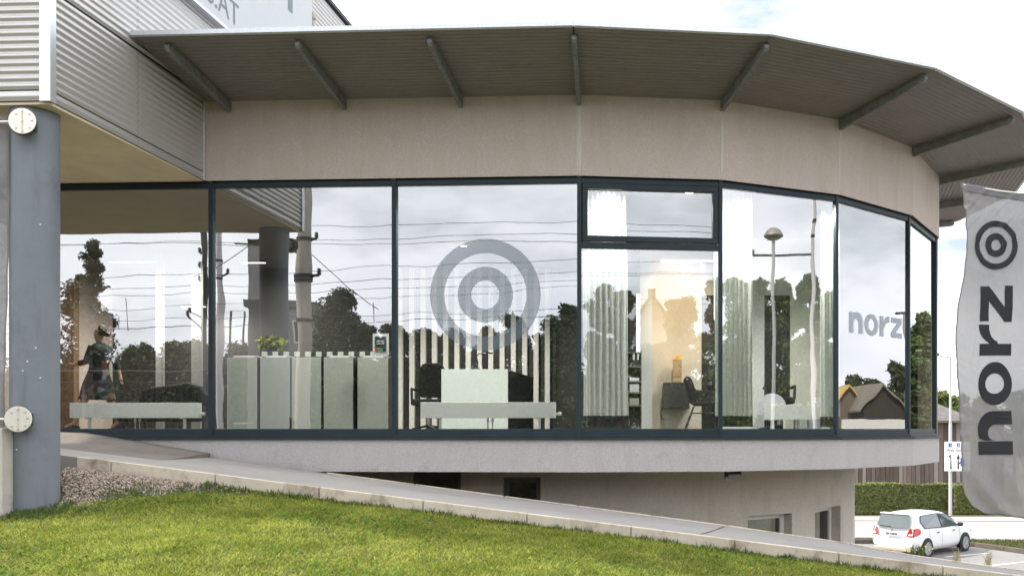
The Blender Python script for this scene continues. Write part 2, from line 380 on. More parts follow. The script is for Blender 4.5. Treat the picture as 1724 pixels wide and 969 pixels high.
def sheet(name, pts, z, mat):
    m = MB(); m.poly([(x, y, z) for x, y in pts]); return struct(m.build(name, mat))
def gp(px, py, z=GZ): d = -z * F / (py - HY); p = P(px, py, d); return (p.x, p.y)
sheet('parking_lot', [(3.5, 12.5), (30, 12.5), (30, 22), gp(1724, 931), gp(1640, 919.5), gp(1433, 913.5), (3.5, 34)], GZ - 0.018, asphalt_park)
sheet('road', [(-10, 35.4), (60, 31.5), (60, 39.5), (-10, 42.5)], GZ - 0.014, road_m)
sheet('pavement', [(-10, 42.7), (60, 39.7), (60, 41.2), (-10, 44.6)], GZ - 0.008, M('pavement_slab', (0.42, 0.39, 0.36), 0.9, var=0.08, vscale=1))
# kerb between car park and verge, in lengths
kerb_line = [gp(1425, 913), gp(1468, 913), gp(1530, 914.5), gp(1590, 916), gp(1640, 918.5), gp(1690, 925), gp(1730, 931), (17, 28.5)]
pk = thing('parking_kerb', 'low dark kerb edging the car park beside the white car', 'kerb', (10, 33, GZ - 0.02))
dark_kerb = M('kerb_dark', (0.12, 0.10, 0.085), 0.9, var=0.25, vscale=3)
for a, b in zip(kerb_line[:-1], kerb_line[1:]):
    a = Vector(a); b = Vector(b); d = (b - a); ln = d.length; d.normalize(); k = max(1, round(ln / 1.2))
    for q in range(k):
        c0 = a + d * (ln * q / k + 0.01); c1 = a + d * (ln * (q + 1) / k - 0.01); nn = Vector((-d.y, d.x)) * 0.12
        MB().hexa([(*c0, GZ - 0.02), (*c1, GZ - 0.02), (*(c1 + nn), GZ - 0.02), (*(c0 + nn), GZ - 0.02)], [(*c0, GZ + 0.12), (*c1, GZ + 0.12), (*(c1 + nn), GZ + 0.12), (*(c0 + nn), GZ + 0.12)]).build('kerb_stone', dark_kerb, pk)
def stripe(name, a, b, wd, z, parent=None):
    a = Vector(a); b = Vector(b); d = (b - a).normalized(); nn = Vector((-d.y, d.x)) * wd / 2
    m = MB(); m.quad((*(a - nn), z), (*(b - nn), z), (*(b + nn), z), (*(a + nn), z)); return m.build(name, white_paint, parent)
for (a, b, lb) in ((gp(1592, 936), gp(1664, 929.6), 'worn white parking bay line beside the white car'), (gp(1640, 953.5), gp(1740, 942.5), 'worn white parking bay line nearest the ramp')):
    o = stripe('parking_line', a, b, 0.11, GZ - 0.012); struct(o, lb)

# verge grass between car park and road
def blades(name, xy, zf, h, wdt, mat, lean=0.5):
    n = len(xy); x = xy[:, 0]; y = xy[:, 1]; z = zf(x, y)
    az = rng.uniform(0, 2 * np.pi, n); hh = h * rng.uniform(0.55, 1.25, n); ww = wdt * rng.uniform(0.6, 1.3, n)
    la = rng.uniform(0, 2 * np.pi, n); lm = hh * lean * rng.uniform(0.2, 1.3, n)
    v = np.empty((n, 3, 3))
    v[:, 0] = np.stack([x - np.cos(az) * ww, y - np.sin(az) * ww, z - 0.005], 1)
    v[:, 1] = np.stack([x + np.cos(az) * ww, y + np.sin(az) * ww, z - 0.005], 1)
    v[:, 2] = np.stack([x + np.cos(la) * lm, y + np.sin(la) * lm, z + hh], 1)
    return np_mesh(name, v.reshape(-1, 3), np.arange(3 * n).reshape(-1, 3), mat)
vx = rng.uniform(5, 19, 30000); kx = np.array([p[0] for p in kerb_line]); ky = np.array([p[1] for p in kerb_line])
y0 = np.interp(vx, kx, ky) + 0.15; y1 = np.interp(vx, [-10, 60], [35.4, 31.5]) - 0.05
vy = y0 + (y1 - y0) * rng.uniform(0, 1, len(vx))
o = blades('verge_grass', np.stack([vx, vy], 1)[y1 > y0], lambda x, y: np.full_like(x, GZ), 0.10, 0.02, M('verge_blade', (0.10, 0.115, 0.03), 0.7, island=0.5, transl=0.3), 0.8)
tag(o, 'strip of short verge grass between car park and road', kind='stuff')

# the lawn's grass
nb = 330000
gx = rng.uniform(-6.6, 4.4, nb); gy = 4.6 + (YK - 0.005 - 4.6) * rng.uniform(0, 1, nb) ** 0.85
keep = (gx > -0.74 * gy - 0.2) & (gx < 0.46 * gy + 0.2) & (np.hypot(gx + 5.51, gy - 8.38) > 0.205)
def gravel_edge(x): return np.interp(x, [-5.5, -5.25, -5.12, -4.79, -4.5, -4.26, -4.0], [8.30, 8.28, 8.35, 8.53, 8.60, 8.72, 8.86])
ge = gravel_edge(gx) + 0.05 * np.sin(gx * 17) + 0.03 * np.sin(gx * 41)
keep &= ~((gx < -4.0) & (gy > ge + rng.normal(0, 0.03, nb)))
# a few bare or thin spots
thin = 0.5 + 0.5 * np.sin(gx * 5.3 + 1.3 * np.sin(gy * 3.1)) * np.sin(gy * 6.7 + gx * 1.9)
keep &= rng.uniform(0, 1, nb) < 0.72 + 0.28 * thin
o = blades('grass', np.stack([gx, gy], 1)[keep], lawn_z, 0.026, 0.0065, grass_m, 1.5)
tag(o, 'short sunlit lawn grass sloping up to the ramp', kind='stuff')
# tufts of longer grass and broad weed leaves along the kerb and column foot
nt_ = 2600
tx = np.concatenate([rng.uniform(-4.2, 4.4, nt_), rng.normal(-5.35, 0.28, 1600), rng.uniform(-5.5, -4.1, 900)])
ty = np.concatenate([YK - np.abs(rng.normal(0, 0.05, nt_)), rng.normal(8.12, 0.10, 1600), np.zeros(900)])
ty[-900:] = gravel_edge(tx[-900:]) + rng.normal(0.02, 0.05, 900)
tk = np.hypot(tx + 5.51, ty - 8.38) > 0.205
tk &= (np.sin(tx * 9) + np.sin(tx * 23 + 1) + rng.normal(0, .5, len(tx))) > -0.4
o = blades('kerb_weeds', np.stack([tx, ty], 1)[tk], lawn_z, 0.055, 0.007, M('weed_blade', (0.08, 0.125, 0.03), 0.6, island=0.5, transl=0.3), 0.8)
tag(o, 'longer dark grass and weeds along the kerb and column foot', kind='stuff')

nc = 16000
qx = rng.uniform(-6.0, 4.0, nc); qy = rng.uniform(5.2, YK - 0.02, nc); pat = np.sin(qx * 2.3 + 1.7 * np.sin(qy * 1.9)) + np.sin(qy * 3.7 + qx * 1.1) + rng.normal(0, 0.4, nc)
ck = (pat > 0.75) & ~((qx < -4.0) & (qy > gravel_edge(qx))) & (np.hypot(qx + 5.51, qy - 8.38) > 0.21)
qx, qy = qx[ck], qy[ck]; nq = len(qx); az = rng.uniform(0, 6.28, nq); sz = rng.uniform(0.007, 0.015, nq); zz0 = lawn_z(qx, qy) + rng.uniform(0.012, 0.028, nq); tx_, ty_ = rng.normal(0, .35, nq), rng.normal(0, .35, nq)
off = np.array([[-1, -0.6], [1, -0.6], [0.9, 0.8], [-0.9, 0.8]]); cv = np.empty((nq, 4, 3))
for k in range(4):
    ox = (off[k, 0] * np.cos(az) - off[k, 1] * np.sin(az)) * sz; oy = (off[k, 0] * np.sin(az) + off[k, 1] * np.cos(az)) * sz
    cv[:, k] = np.stack([qx + ox, qy + oy, zz0 + ox * tx_ + oy * ty_ + 0.3 * oy], 1)
o = np_mesh('clover', cv.reshape(-1, 3), np.arange(4 * nq).reshape(-1, 4), M('clover_leaf', (0.085, 0.15, 0.025), 0.9, spec=0.1, island=0.45, transl=0.3)); tag(o, 'patches of low clover leaves in the lawn', kind='stuff')

# pebbles beside the column
def stones(n, xf, zf, size, mat, name, label):
    base = np.array([[1, 0, 0], [-1, 0, 0], [0, 1, 0], [0, -1, 0], [0, 0, 1], [0, 0, -1]], float)
    fc = np.array([[0, 2, 4], [2, 1, 4], [1, 3, 4], [3, 0, 4], [2, 0, 5], [1, 2, 5], [3, 1, 5], [0, 3, 5]])
    xy = xf(n); n = len(xy); v = np.repeat(base[None], n, 0) * rng.uniform(0.6, 1.3, (n, 6, 1)) * (size * rng.uniform(0.5, 1.5, (n, 1, 1)))
    a = rng.uniform(0, 6.28, n); ca, sa = np.cos(a)[:, None], np.sin(a)[:, None]
    v = np.stack([v[..., 0] * ca - v[..., 1] * sa, v[..., 0] * sa + v[..., 1] * ca, v[..., 2] * 0.7], -1)
    tl = rng.uniform(-0.6, 0.6, n)[:, None]; y_ = v[..., 1] * np.cos(tl) - v[..., 2] * np.sin(tl); z_ = v[..., 1] * np.sin(tl) + v[..., 2] * np.cos(tl)
    v[..., 1] = y_; v[..., 2] = z_
    v[..., 0] += xy[:, :1]; v[..., 1] += xy[:, 1:2]; v[..., 2] += zf(xy[:, 0], xy[:, 1])[:, None] + size * 0.3
    f = (fc[None] + (np.arange(n) * 6)[:, None, None]).reshape(-1, 3)
    o = np_mesh(name, v.reshape(-1, 3), f, mat); tag(o, label, kind='stuff'); return o
def gravel_xy(n):
    x = rng.uniform(-5.5, -3.75, n); y = rng.uniform(8.2, YK - 0.01, n)
    k = (y > gravel_edge(x) - 0.03 + rng.normal(0, 0.03, n)) & (np.hypot(x + 5.51, y - 8.38) > 0.22)
    return np.stack([x, y], 1)[k]
stones(11000, gravel_xy, lawn_z, 0.0115, M('pebble', (0.31, 0.25, 0.20), 0.8, island=0.6), 'gravel', 'pale pebble bed between the column and the kerb')

# ------------------------------------------------------------------ ramp
inner = [(-9.0, 10.85), (-6.0, 10.72), (-5.0, 10.67), (-3.83, 10.61), (-1.54, 10.46), (0.97, 10.3), (2.28, 10.02), (2.82, 9.6), (3.74, 9.48), (6.5, 9.45), (9, 9.45)]
ix = [p[0] for p in inner]; iy = [p[1] for p in inner]
def zr2(x): return zr(max(x, -6.5))
rx = np.linspace(-9, 9, 61)
ramp = MB()
rows = [[(x, YK + 0.06, zr2(x)) for x in rx], [(x, (YK + 0.06 + np.interp(x, ix, iy)) / 2, zr2(x) + 0.004) for x in rx], [(x, float(np.interp(x, ix, iy)) - 0.055 * (x > -3.7), zr2(x)) for x in rx], [(x, float(np.interp(x, ix, iy)) - 0.055 * (x > -3.7), zr2(x) - 0.35) for x in rx], [(x, YK + 0.06, zr2(x) - 0.35) for x in rx], [(x, YK + 0.06, zr2(x)) for x in rx]]
ramp.grid(rows)
ro = struct(ramp.build('ramp', asphalt), 'pale asphalt ramp falling along the front of the building')
# kerb stones of the ramp: front row one metre long each, inner lip beyond the wall
x = -5.42; k = 0
while x < 8.5:
    ln = 1.0 if k else 0.33
    a, b = x + 0.004, x + ln - 0.004
    MB().hexa([(a, YK, zr(a) - 0.35), (b, YK, zr(b) - 0.35), (b, YK + 0.06, zr(b) - 0.35), (a, YK + 0.06, zr(a) - 0.35)],
              [(a, YK, zr(a) + 0.012), (b, YK, zr(b) + 0.012), (b, YK + 0.06, zr(b) + 0.012), (a, YK + 0.06, zr(a) + 0.012)]).build('kerb_stone', kerb_m, ro, bevel=0.006)
    x += ln; k += 1
for a, b in zip(inner[3:-1], inner[4:]):
    if a[0] < -3.7: a = (-3.6, 10.60)
    ln = math.dist(a, b); q = max(1, round(ln / 1.0))
    for j in range(q):
        p0 = Vector(a).lerp(Vector(b), j / q + 0.003); p1 = Vector(a).lerp(Vector(b), (j + 1) / q - 0.003)
        MB().hexa([(p0.x, p0.y - 0.05, zr(p0.x) - 0.4), (p1.x, p1.y - 0.05, zr(p1.x) - 0.4), (p1.x, p1.y, zr(p1.x) - 0.4), (p0.x, p0.y, zr(p0.x) - 0.4)],
                  [(p0.x, p0.y - 0.05, zr(p0.x) + 0.01), (p1.x, p1.y - 0.05, zr(p1.x) + 0.01), (p1.x, p1.y, zr(p1.x) + 0.01), (p0.x, p0.y, zr(p0.x) + 0.01)]).build('edging_stone', kerb_m, ro, bevel=0.005)
# retaining bank under the ramp's inner edge
bank = MB(); bank.grid([[(x, float(np.interp(x, ix, iy)) - 0.06, zr2(x) - 0.36) for x in rx if x > -3.6], [(x, float(np.interp(x, ix, iy)) + 0.05, GZ - 0.05) for x in rx if x > -3.6]])
struct(bank.build('retaining_wall', concrete))
# cracks across the ramp: thin dark joints
cr = MB(); pts = [P(1180, 899, 9.05), P(1192, 896, 9.3), P(1207, 891.5, 9.7), P(1219, 886, 10.15)]
for a, b in zip(pts[:-1], pts[1:]):
    za, zb = zr(a.x) + 0.007, zr(b.x) + 0.007
    cr.quad((a.x - 0.008, a.y, za), (a.x + 0.008, a.y, za), (b.x + 0.008, b.y, zb), (b.x - 0.008, b.y, zb))
cr.build('crack', M('crack_tar', (0.05, 0.045, 0.04), 0.9), ro)
# raised asphalt wedge by the left windows; overhang shade painted into its darker colour
w_ = MB(); xx = np.linspace(-9, -5.0, 17)
top = [[(x, YK + 0.5 + 0.25 * (x + 9) / 4, zr2(x) + 0.003) for x in xx], [(x, 10.2, zr2(x) + 0.022 + 0.006 * math.sin(x * 5)) for x in xx], [(x, 10.40 + 0.05 * (-5 - x), zr2(x) + 0.045 + 0.03 * (-5 - x)) for x in xx], [(x, 10.70 + 0.05 * (-5 - x), zr2(x) + 0.05 + 0.033 * (-5 - x)) for x in xx]]
w_.grid(top)
w_.quad(top[0][-1], top[1][-1], (-5.0, 10.2, zr2(-5) - 0.02), (-5.0, 9.4, zr2(-5) - 0.02)).quad(top[1][-1], top[2][-1], (-5, 10.4, zr2(-5) - 0.02), (-5, 10.2, zr2(-5) - 0.02)).quad(top[2][-1], top[3][-1], (-5, 10.7, zr2(-5) - .02), (-5, 10.4, zr2(-5) - .02))
w_.build('asphalt_wedge', asphalt_dark, ro)

# ------------------------------------------------------------------ the building
BL = thing('showroom_building', 'grey showroom building with curved glazed front, wide canopy and metal clad upper block', 'building', (0, 13, GZ))
def ring(m, ks, o0, o1, z0, z1, left=None):
    """closed wall ring through corners ks between offsets o0 (outer) and o1 (inner)"""
    def pt(k, o): return W(k, o) if isinstance(k, (int, str)) else C[0] + U(0) * k + NRM(0) * o
    for a, b in zip(ks[:-1], ks[1:]):
        q = [pt(a, o0), pt(b, o0), pt(b, o1), pt(a, o1)]
        m.hexa([(*p, z0) for p in q], [(*p, z1) for p in q])
    return m
def wall_skin(m, ks, o0, o1, z0, z1):
    """one continuous outer shell (no inner cuts at the corners)"""
    def pt(k, o): return W(k, o) if isinstance(k, (int, str)) else C[0] + U(0) * k + NRM(0) * o
    A = [pt(k, o0) for k in ks]; B = [pt(k, o1) for k in ks]
    m.grid([[(*p, z0) for p in A], [(*p, z1) for p in A]]); m.grid([[(*p, z0) for p in B], [(*p, z1) for p in B]])
    m.grid([[(*p, z0) for p in A], [(*p, z0) for p in B]]); m.grid([[(*p, z1) for p in A], [(*p, z1) for p in B]])
    for q in (0, -1): m.quad((*A[q], z0), (*B[q], z0), (*B[q], z1), (*A[q], z1))
    return m
KS = [SL, 0, 1, 2, 3, 4, 5, 6, 7, 8]
uw = wall_skin(MB(), KS, 0.0, -0.3, Z_SOF, Z_TOP + 0.02).build('upper_wall', plaster, BL)
wall_skin(MB(), ['L', 0, 1, 2, 3, 4, 5, 6, 7, 8], 0.0, -0.3, Z_BAND, Z_SILL - 0.012).build('sill_wall', plaster_low, BL)
wall_skin(MB(), [4, 5, 6, 7, 8], -0.02, -0.3, Z_SILL, Z_SOF).build('rear_wall', plaster, BL)
# pale run-off streaks below the canopy corner: real stain, thin film on the wall
stain = film_mat('runoff_stain', (0.78, 0.75, 0.71), 0.5)
for (k_, wd, z0, z1) in ((0, 0.030, 2.93, 3.78), (1, 0.018, 2.95, 3.6), (2, 0.014, 3.0, 3.7)):
    m = MB(); a = W(k_, 0.003)
    for sgn, i_ in ((-1, k_), (1, k_ + 1)):
        u_ = U(i_) * sgn
        m.grid([[(*(a + u_ * (wd * q)), z0 + (z1 - z0) * t + 0.05 * q * (0.5 - t)) for q in (0, 0.5, 1 - 0.5 * abs(t - 0.4))] for t in np.linspace(0, 1, 9)])
    m.build('stain', stain, uw)
# floor and ceiling slabs
def slab(z0, z1, o, name, mat):
    ks = ['L', 0, 1, 2, 3, 4, 5, 6, 7, 8]; q = [W(k, o) for k in ks] + [Vector((-9.6, C[8].y + 1.2))]
    m = MB(); m.hexa([(*p, z0) for p in q], [(*p, z1) for p in q]); return m.build(name, mat, BL)
slab(-0.45, -0.055, -0.31, 'floor_slab', floor_in)
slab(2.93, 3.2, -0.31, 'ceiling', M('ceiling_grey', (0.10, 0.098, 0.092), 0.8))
slab(Z_BAND + 0.005, -0.452, -0.29, 'slab_underside', plaster_base)
# basement: smaller drum behind the ramp
mid = Vector(((C[0] + C[1]) / 2)); cen = mid - NRM(1) * (FACE_LEN / 2 / math.tan(R(9)))
RB = 4.0
bp = [cen + Vector((math.sin(R(a)), -math.cos(R(a)))) * RB for a in range(-3, 185, 9)]
bp = [Vector((bp[0].x - 8, bp[0].y - 0.02))] + bp
m = MB(); m.grid([[(*p, GZ - 0.05) for p in bp], [(*p, Z_BAND + 0.01) for p in bp]])
# cut openings later by proud window boxes set into the wall: the wall is built in strips around the openings
def ray_hit(px):
    """hit of the sight line at px with the basement wall"""
    dv = Vector(((px - CX) / F, 1.0))
    best = None
    for a, b in zip(bp[:-1], bp[1:]):
        e = b - a; den = dv.x * e.y - dv.y * e.x
        if abs(den) < 1e-9: continue
        t = (a.x * e.y - a.y * e.x) / den; s = (a.x * dv.y - a.y * dv.x) / den
        if 0 <= s <= 1 and t > 0 and (best is None or t < best[0]): best = (t, e.normalized())
    return best
openings = []                                   # (arc position start, end, ztop, zbottom)
def arc_pos(px):
    dv = Vector(((px - CX) / F, 1.0)); acc = 0; best = None
    for a, b in zip(bp[:-1], bp[1:]):
        e = b - a; den = dv.x * e.y - dv.y * e.x
        t = (a.x * e.y - a.y * e.x) / den if abs(den) > 1e-9 else -1; s = (a.x * dv.y - a.y * dv.x) / den if abs(den) > 1e-9 else -1
        if 0 <= s <= 1 and t > 0 and (best is None or t < best[0]): best = (t, acc + s * e.length)
        acc += e.length
    return best[1], best[0]
def arc_pt(s, inset=0.0):
    acc = 0
    for a, b in zip(bp[:-1], bp[1:]):
        e = b - a
        if s <= acc + e.length + 1e-6:
            q = a + e * ((s - acc) / e.length); n = Vector((e.y, -e.x)).normalized()
            return q - n * inset
        acc += e.length
    return bp[-1]
for (pa, pb, yt) in ((692, 776, 793.5), (846, 910, 803), (1259, 1333, 863), (1372, 1415, 850)):
    sa, da = arc_pos(pa); sb, db = arc_pos(pb); zt = -(yt - HY) / F * (da if pb < 1000 else db)
    openings.append((sa, sb, zt, zt - 1.25))
total = sum((b - a).length for a, b in zip(bp[:-1], bp[1:]))
cuts = sorted({0.0, total} | {v for o_ in openings for v in o_[:2]} | {sum((b - a).length for a, b in list(zip(bp[:-1], bp[1:]))[:k]) for k in range(len(bp))})
m = MB()
for a, b in zip(cuts[:-1], cuts[1:]):
    if b - a < 1e-5: continue
    mm = (a + b) / 2; op = [o_ for o_ in openings if o_[0] < mm < o_[1]]
    pa, pb = arc_pt(a), arc_pt(b)
    spans = [(GZ - 0.05, Z_BAND + 0.008)] if not op else [(GZ - 0.05, op[0][3]), (op[0][2], Z_BAND + 0.008)]
    for z0, z1 in spans: m.quad((*pa, z0), (*pb, z0), (*pb, z1), (*pa, z1))
INS = 0.20
for (sa, sb, zt, zb) in openings:
    a0, b0, a1, b1 = arc_pt(sa), arc_pt(sb), arc_pt(sa, INS), arc_pt(sb, INS)
    m.quad((*a0, zb), (*a1, zb), (*a1, zt), (*a0, zt)); m.quad((*b0, zb), (*b1, zb), (*b1, zt), (*b0, zt))
    m.quad((*a0, zt), (*b0, zt), (*b1, zt), (*a1, zt)); m.quad((*a0, zb), (*b0, zb), (*b1, zb), (*a1, zb))
m.build('basement_wall', plaster_base, BL, recalc=True)
win_white = M('window_frame_white', (0.66, 0.65, 0.61), 0.45, var=0.05)
blind_m = M('blind', (0.22, 0.21, 0.21), 0.8, var=0.3, vscale=2, stretch=(30, 30, 0.3))
dk_frame = M('window_frame_brown', (0.16, 0.14, 0.12), 0.6)
for q, (sa, sb, zt, zb) in enumerate(openings):
    fm = win_white if q >= 2 else dk_frame
    a, b = Vector(arc_pt(sa, INS)), Vector(arc_pt(sb, INS)); u = (b - a).normalized(); n = Vector((u.y, -u.x)); t = 0.07
    f = MB(); L_ = (b - a).length
    def bar(s0, s1, z0, z1, d0=0.0, d1=0.06):
        p = [a + u * s0 + n * d0, a + u * s1 + n * d0, a + u * s1 + n * d1, a + u * s0 + n * d1]
        return [(*k, z0) for k in p], [(*k, z1) for k in p]
    f.hexa(*bar(0, L_, zt - t, zt)); f.hexa(*bar(0, t, zb, zt - t)); f.hexa(*bar(L_ - t, L_, zb, zt - t)); f.hexa(*bar(t, L_ - t, zb, zb + t))
    fo = f.build('basement_window', fm, BL)
    MB().hexa(*bar(t, L_ - t, zb + t, zt - t, 0.02, 0.03)).build('pane', pane_small, fo)
    MB().hexa(*bar(-0.1, L_ + 0.1, zb, zt, -0.35, -0.3)).build('blind', blind_m if q == 2 else dark_in, fo)

# ------------------------------------------------------------------ glazing
def facet_box(i, s0, s1, o0, o1, z0, z1):
    q = [FA(i, s0, o0, z0), FA(i, s1, o0, z0), FA(i, s1, o1, z0), FA(i, s0, o1, z0)]
    return q, [Vector((p.x, p.y, z1)) for p in q]
ZT = 2.885                                         # top of frame
MU = 0.028                                          # half mullion
bays = [(0, -6.5 - 2.17, -6.5), (0, -6.5, -4.33), (0, -4.33, -2.155), (0, -2.155, 0.0)] + [(i, 0.0, FACE_LEN) for i in (1, 2, 3, 4)]
windows = []
for bi, (i, s0, s1) in enumerate(bays):
    fr = MB()
    fr.hexa(*facet_box(i, s0 + MU + .001, s1 - MU - .001, -0.10, -0.045, ZT - 0.065, ZT))            # head
    fr.hexa(*facet_box(i, s0 + MU + .001, s1 - MU - .001, -0.10, -0.045, -0.062, 0.005))            # foot rail
    for s in (s0, s1 - MU): fr.hexa(*facet_box(i, s, s + MU, -0.10, -0.035, -0.062, ZT))
    wo = fr.build('window', frame_m, BL, bevel=0.003)
    windows.append(wo)
    # sill below, two steps
    sl = MB(); sl.hexa(*facet_box(i, s0 + 0.002, s1 - 0.002, -0.10, -0.02, -0.098, -0.064)); sl.hexa(*facet_box(i, s0 - 0.012 * (i > 0), s1 + 0.012 * (i > 0), -0.10, 0.035, -0.122, -0.1))
    sl.build('sill', frame_m, wo, bevel=0.003)
    g_ = MB(); g_.hexa(*facet_box(i, s0 + MU, s1 - MU, -0.046, -0.0445, ZT - 0.072, ZT - 0.066)); g_.hexa(*facet_box(i, s0 + MU, s1 - MU, -0.1, -0.01, ZT + 0.0012, ZT + 0.004))
    g_.build('gasket', gasket, wo)
    def pane(sa, sb, za, zb, nm='pane'):
        m = MB(); e1 = random.uniform(-.0025, .0025); e2 = random.uniform(-.002, .002); m.quad(FA(i, sa, -0.07 + e1 + e2, za), FA(i, sb, -0.07 - e1 + e2, za), FA(i, sb, -0.07 - e1 - e2, zb), FA(i, sa, -0.07 + e1 - e2, zb)); return m.build(nm, pane_m, wo, recalc=False)
    if bi != 4:
        pane(s0 + MU, s1 - MU, 0.005, ZT - 0.065)
    else:
        tr = MB(); tr.hexa(*facet_box(i, s0 + MU, s1 - MU, -0.10, -0.04, 2.075, 2.145)); tr.build('transom', frame_m, wo, bevel=0.003)
        sa, sb, za, zb = s0 + MU + 0.012, s1 - MU - 0.012, 2.155, ZT - 0.072; t = 0.062
        sh = MB(); sh.hexa(*facet_box(i, sa, sb, -0.09, -0.022, zb - t, zb)); sh.hexa(*facet_box(i, sa, sb, -0.09, -0.022, za, za + t))
        sh.hexa(*facet_box(i, sa, sa + t, -0.09, -0.022, za + t, zb - t)); sh.hexa(*facet_box(i, sb - t, sb, -0.09, -0.022, za + t, zb - t))
        sh.build('opening_sash', frame_m, wo, bevel=0.004)
        pane(sa + t, sb - t, za + t, zb - t); pane(s0 + MU, s1 - MU, 0.005, 2.075)
        gs = MB()
        gs.hexa(*facet_box(i, s0 + MU, s1 - MU, -0.06, -0.0455, zb, ZT - .066)); gs.hexa(*facet_box(i, s0 + MU, sa, -0.06, -0.05, za, zb)); gs.hexa(*facet_box(i, sb, s1 - MU, -0.06, -0.05, za, zb))
        gs.build('gasket', gasket, wo)

# films on the glass: rings on the third bay, word on the fifth facet
def ring_mesh(c, ax, ay, r0, r1, n=64):
    m = MB(); c = Vector(c); ax = Vector(ax); ay = Vector(ay)
    m.grid([[c + ax * (r * math.cos(2 * math.pi * k / n)) + ay * (r * math.sin(2 * math.pi * k / n)) for k in range(n + 1)] for r in (r0, r1)]); return m
cc = on_facet(0, 817, 496); pxm = cc.y / F; n3 = Vector((*NRM(0), 0)); u3 = Vector((*U(0), 0)); Z3 = Vector((0, 0, 1))
ring_mesh(cc + n3 * 0.008, u3, Z3, 70 * pxm, 94 * pxm).build('film_ring', film_logo, windows[3], recalc=False)
ring_mesh(cc + n3 * 0.008, u3, Z3, 24 * pxm, 47 * pxm).build('film_ring', film_logo, windows[3], recalc=False)

# letters n o r z as strips: local x along the word, y up, x-height 1; returns list of grids of (x, y)
def arc(cx, cy, rx, ry, a0, a1, n=14): return [(cx + rx * math.cos(R(a0 + (a1 - a0) * k / n)), cy + ry * math.sin(R(a0 + (a1 - a0) * k / n))) for k in range(n + 1)]
def strip(a, b): return [a, b]
def sub(p, q, n=8): return [(p[0] + (q[0] - p[0]) * k / n, p[1] + (q[1] - p[1]) * k / n) for k in range(n + 1)]
def letter(ch):
    if ch == 'o': return [strip(arc(0.64, 0.5, 0.64, 0.53, 0, 360, 40), arc(0.64, 0.5, 0.30, 0.30, 0, 360, 40))], 1.28
    if ch == 'n':
        outer = [(0.40, 0.80)] + arc(0.72, 0.56, 0.52, 0.47, 120, 0) + [(1.24, 0.0)]
        inner_ = [(0.40, 0.45)] + arc(0.62, 0.44, 0.24, 0.26, 150, 0) + [(0.86, 0.0)]
        n = min(len(outer), len(inner_))
        return [strip(sub((0, 0), (0, 1)), sub((0.38, 0), (0.38, 1))), strip(outer[:n], inner_[:n])], 1.24
    if ch == 'r':
        outer = [(0.36, 0.70)] + arc(0.86, 0.48, 0.52, 0.55, 150, 80, 10); inner_ = [(0.36, 0.42)] + arc(0.86, 0.35, 0.44, 0.38, 165, 80, 10)
        return [strip(sub((0, 0), (0, 1)), sub((0.36, 0), (0.36, 1))), strip(outer, inner_)], 0.95
    if ch == 'z':
        return [strip(sub((0.02, 1.0), (1.06, 1.0)), sub((0.02, 0.74), (1.06, 0.74))), strip(sub((0.0, 0.26), (1.08, 0.26)), sub((0, 0), (1.08, 0))), strip(sub((0.62, 0.745), (0.0, 0.255)), sub((1.06, 0.745), (0.44, 0.255)))], 1.08
def word(txt, gap, fn):
    x = 0; out = []
    for ch in txt:
        grids, wd = letter(ch); m = MB()
        for gset in grids: m.grid([[fn(x + p[0], p[1]) for p in row] for row in gset])
        out.append(m); x += wd + gap
    return out, x - gap
_, wlen = word('norz', 0.16, lambda x, y: (0, 0, 0))
pa = on_facet(3, 1430, 559.5); pb = on_facet(3, 1518, 567.5); span = (pb.xy - pa.xy).length
n33 = Vector((*NRM(3), 0)); ud = Vector((*U(3), 0)); sc_ = span / wlen; hh = (pa - on_facet(3, 1430, 524)).length
ms, _ = word('norz', 0.16, lambda x, y: Vector((pa.x, pa.y, pa.z)) + ud * (x * sc_) + Z3 * (y * hh) + n33 * 0.008)
for m in ms: m.build('film_letter', film_text, windows[6], recalc=False)

# ------------------------------------------------------------------ canopy
CAN = MB(); ZI, ZO, WO = 3.815, 3.975, 1.43
cks = [SL] + list(range(0, 9))
def cpt(k, o):
    return W(k, o) if isinstance(k, int) else C[0] + U(0) * k + NRM(0) * o
# the roof deck, closed from above
deck = MB()
A = [cpt(k, WO - 0.03) for k in cks]; B = [cpt(k, -0.4) for k in cks]
deck.grid([[(*p, ZO + 0.035) for p in A], [(*p, ZI + 0.06) for p in B]])
canopy = deck.build('canopy', galv, BL)
roof = MB(); roof.poly([(*p, ZI + 0.05) for p in [cpt(k, -0.35) for k in cks]] + [(C[0].x - 4, C[8].y, ZI + 0.05)]); roof.build('roof_deck', galv, BL)
for a, b in zip(cks[:-1], cks[1:]):
    prof = []; no = 20
    o_ = -0.05; k = 0
    while o_ < WO - 0.035:                         # ribbed sheet: flat pans with narrow raised ribs
        prof += [(o_, 0.0), (o_ + 0.046, 0.0), (o_ + 0.052, -0.008), (o_ + 0.062, -0.008)]; o_ += 0.068
    prof.append((WO - 0.032, 0.0))
    def zz(o): return ZI + (ZO - ZI) * o / WO
    rows = [[(*cpt(a, o), zz(o) + dz), (*cpt(b, o), zz(o) + dz)] for o, dz in prof]
    sm = MB(); sm.grid([[Vector(r[0]).lerp(Vector(r[1]), t) for t in (0.002, 0.998)] for r in rows]); sm.build('soffit_panel', soff_metal, canopy)
    fm = MB(); p, q = cpt(a, WO), cpt(b, WO); p2, q2 = cpt(a, WO - 0.03), cpt(b, WO - 0.03)
    fm.hexa([(*p, ZO - 0.012), (*q, ZO - 0.012), (*q2, ZO - 0.012), (*p2, ZO - 0.012)], [(*p, ZO + 0.045), (*q, ZO + 0.045), (*q2, ZO + 0.045), (*p2, ZO + 0.045)])
    fm.build('fascia', fascia_m, canopy, bevel=0.004)
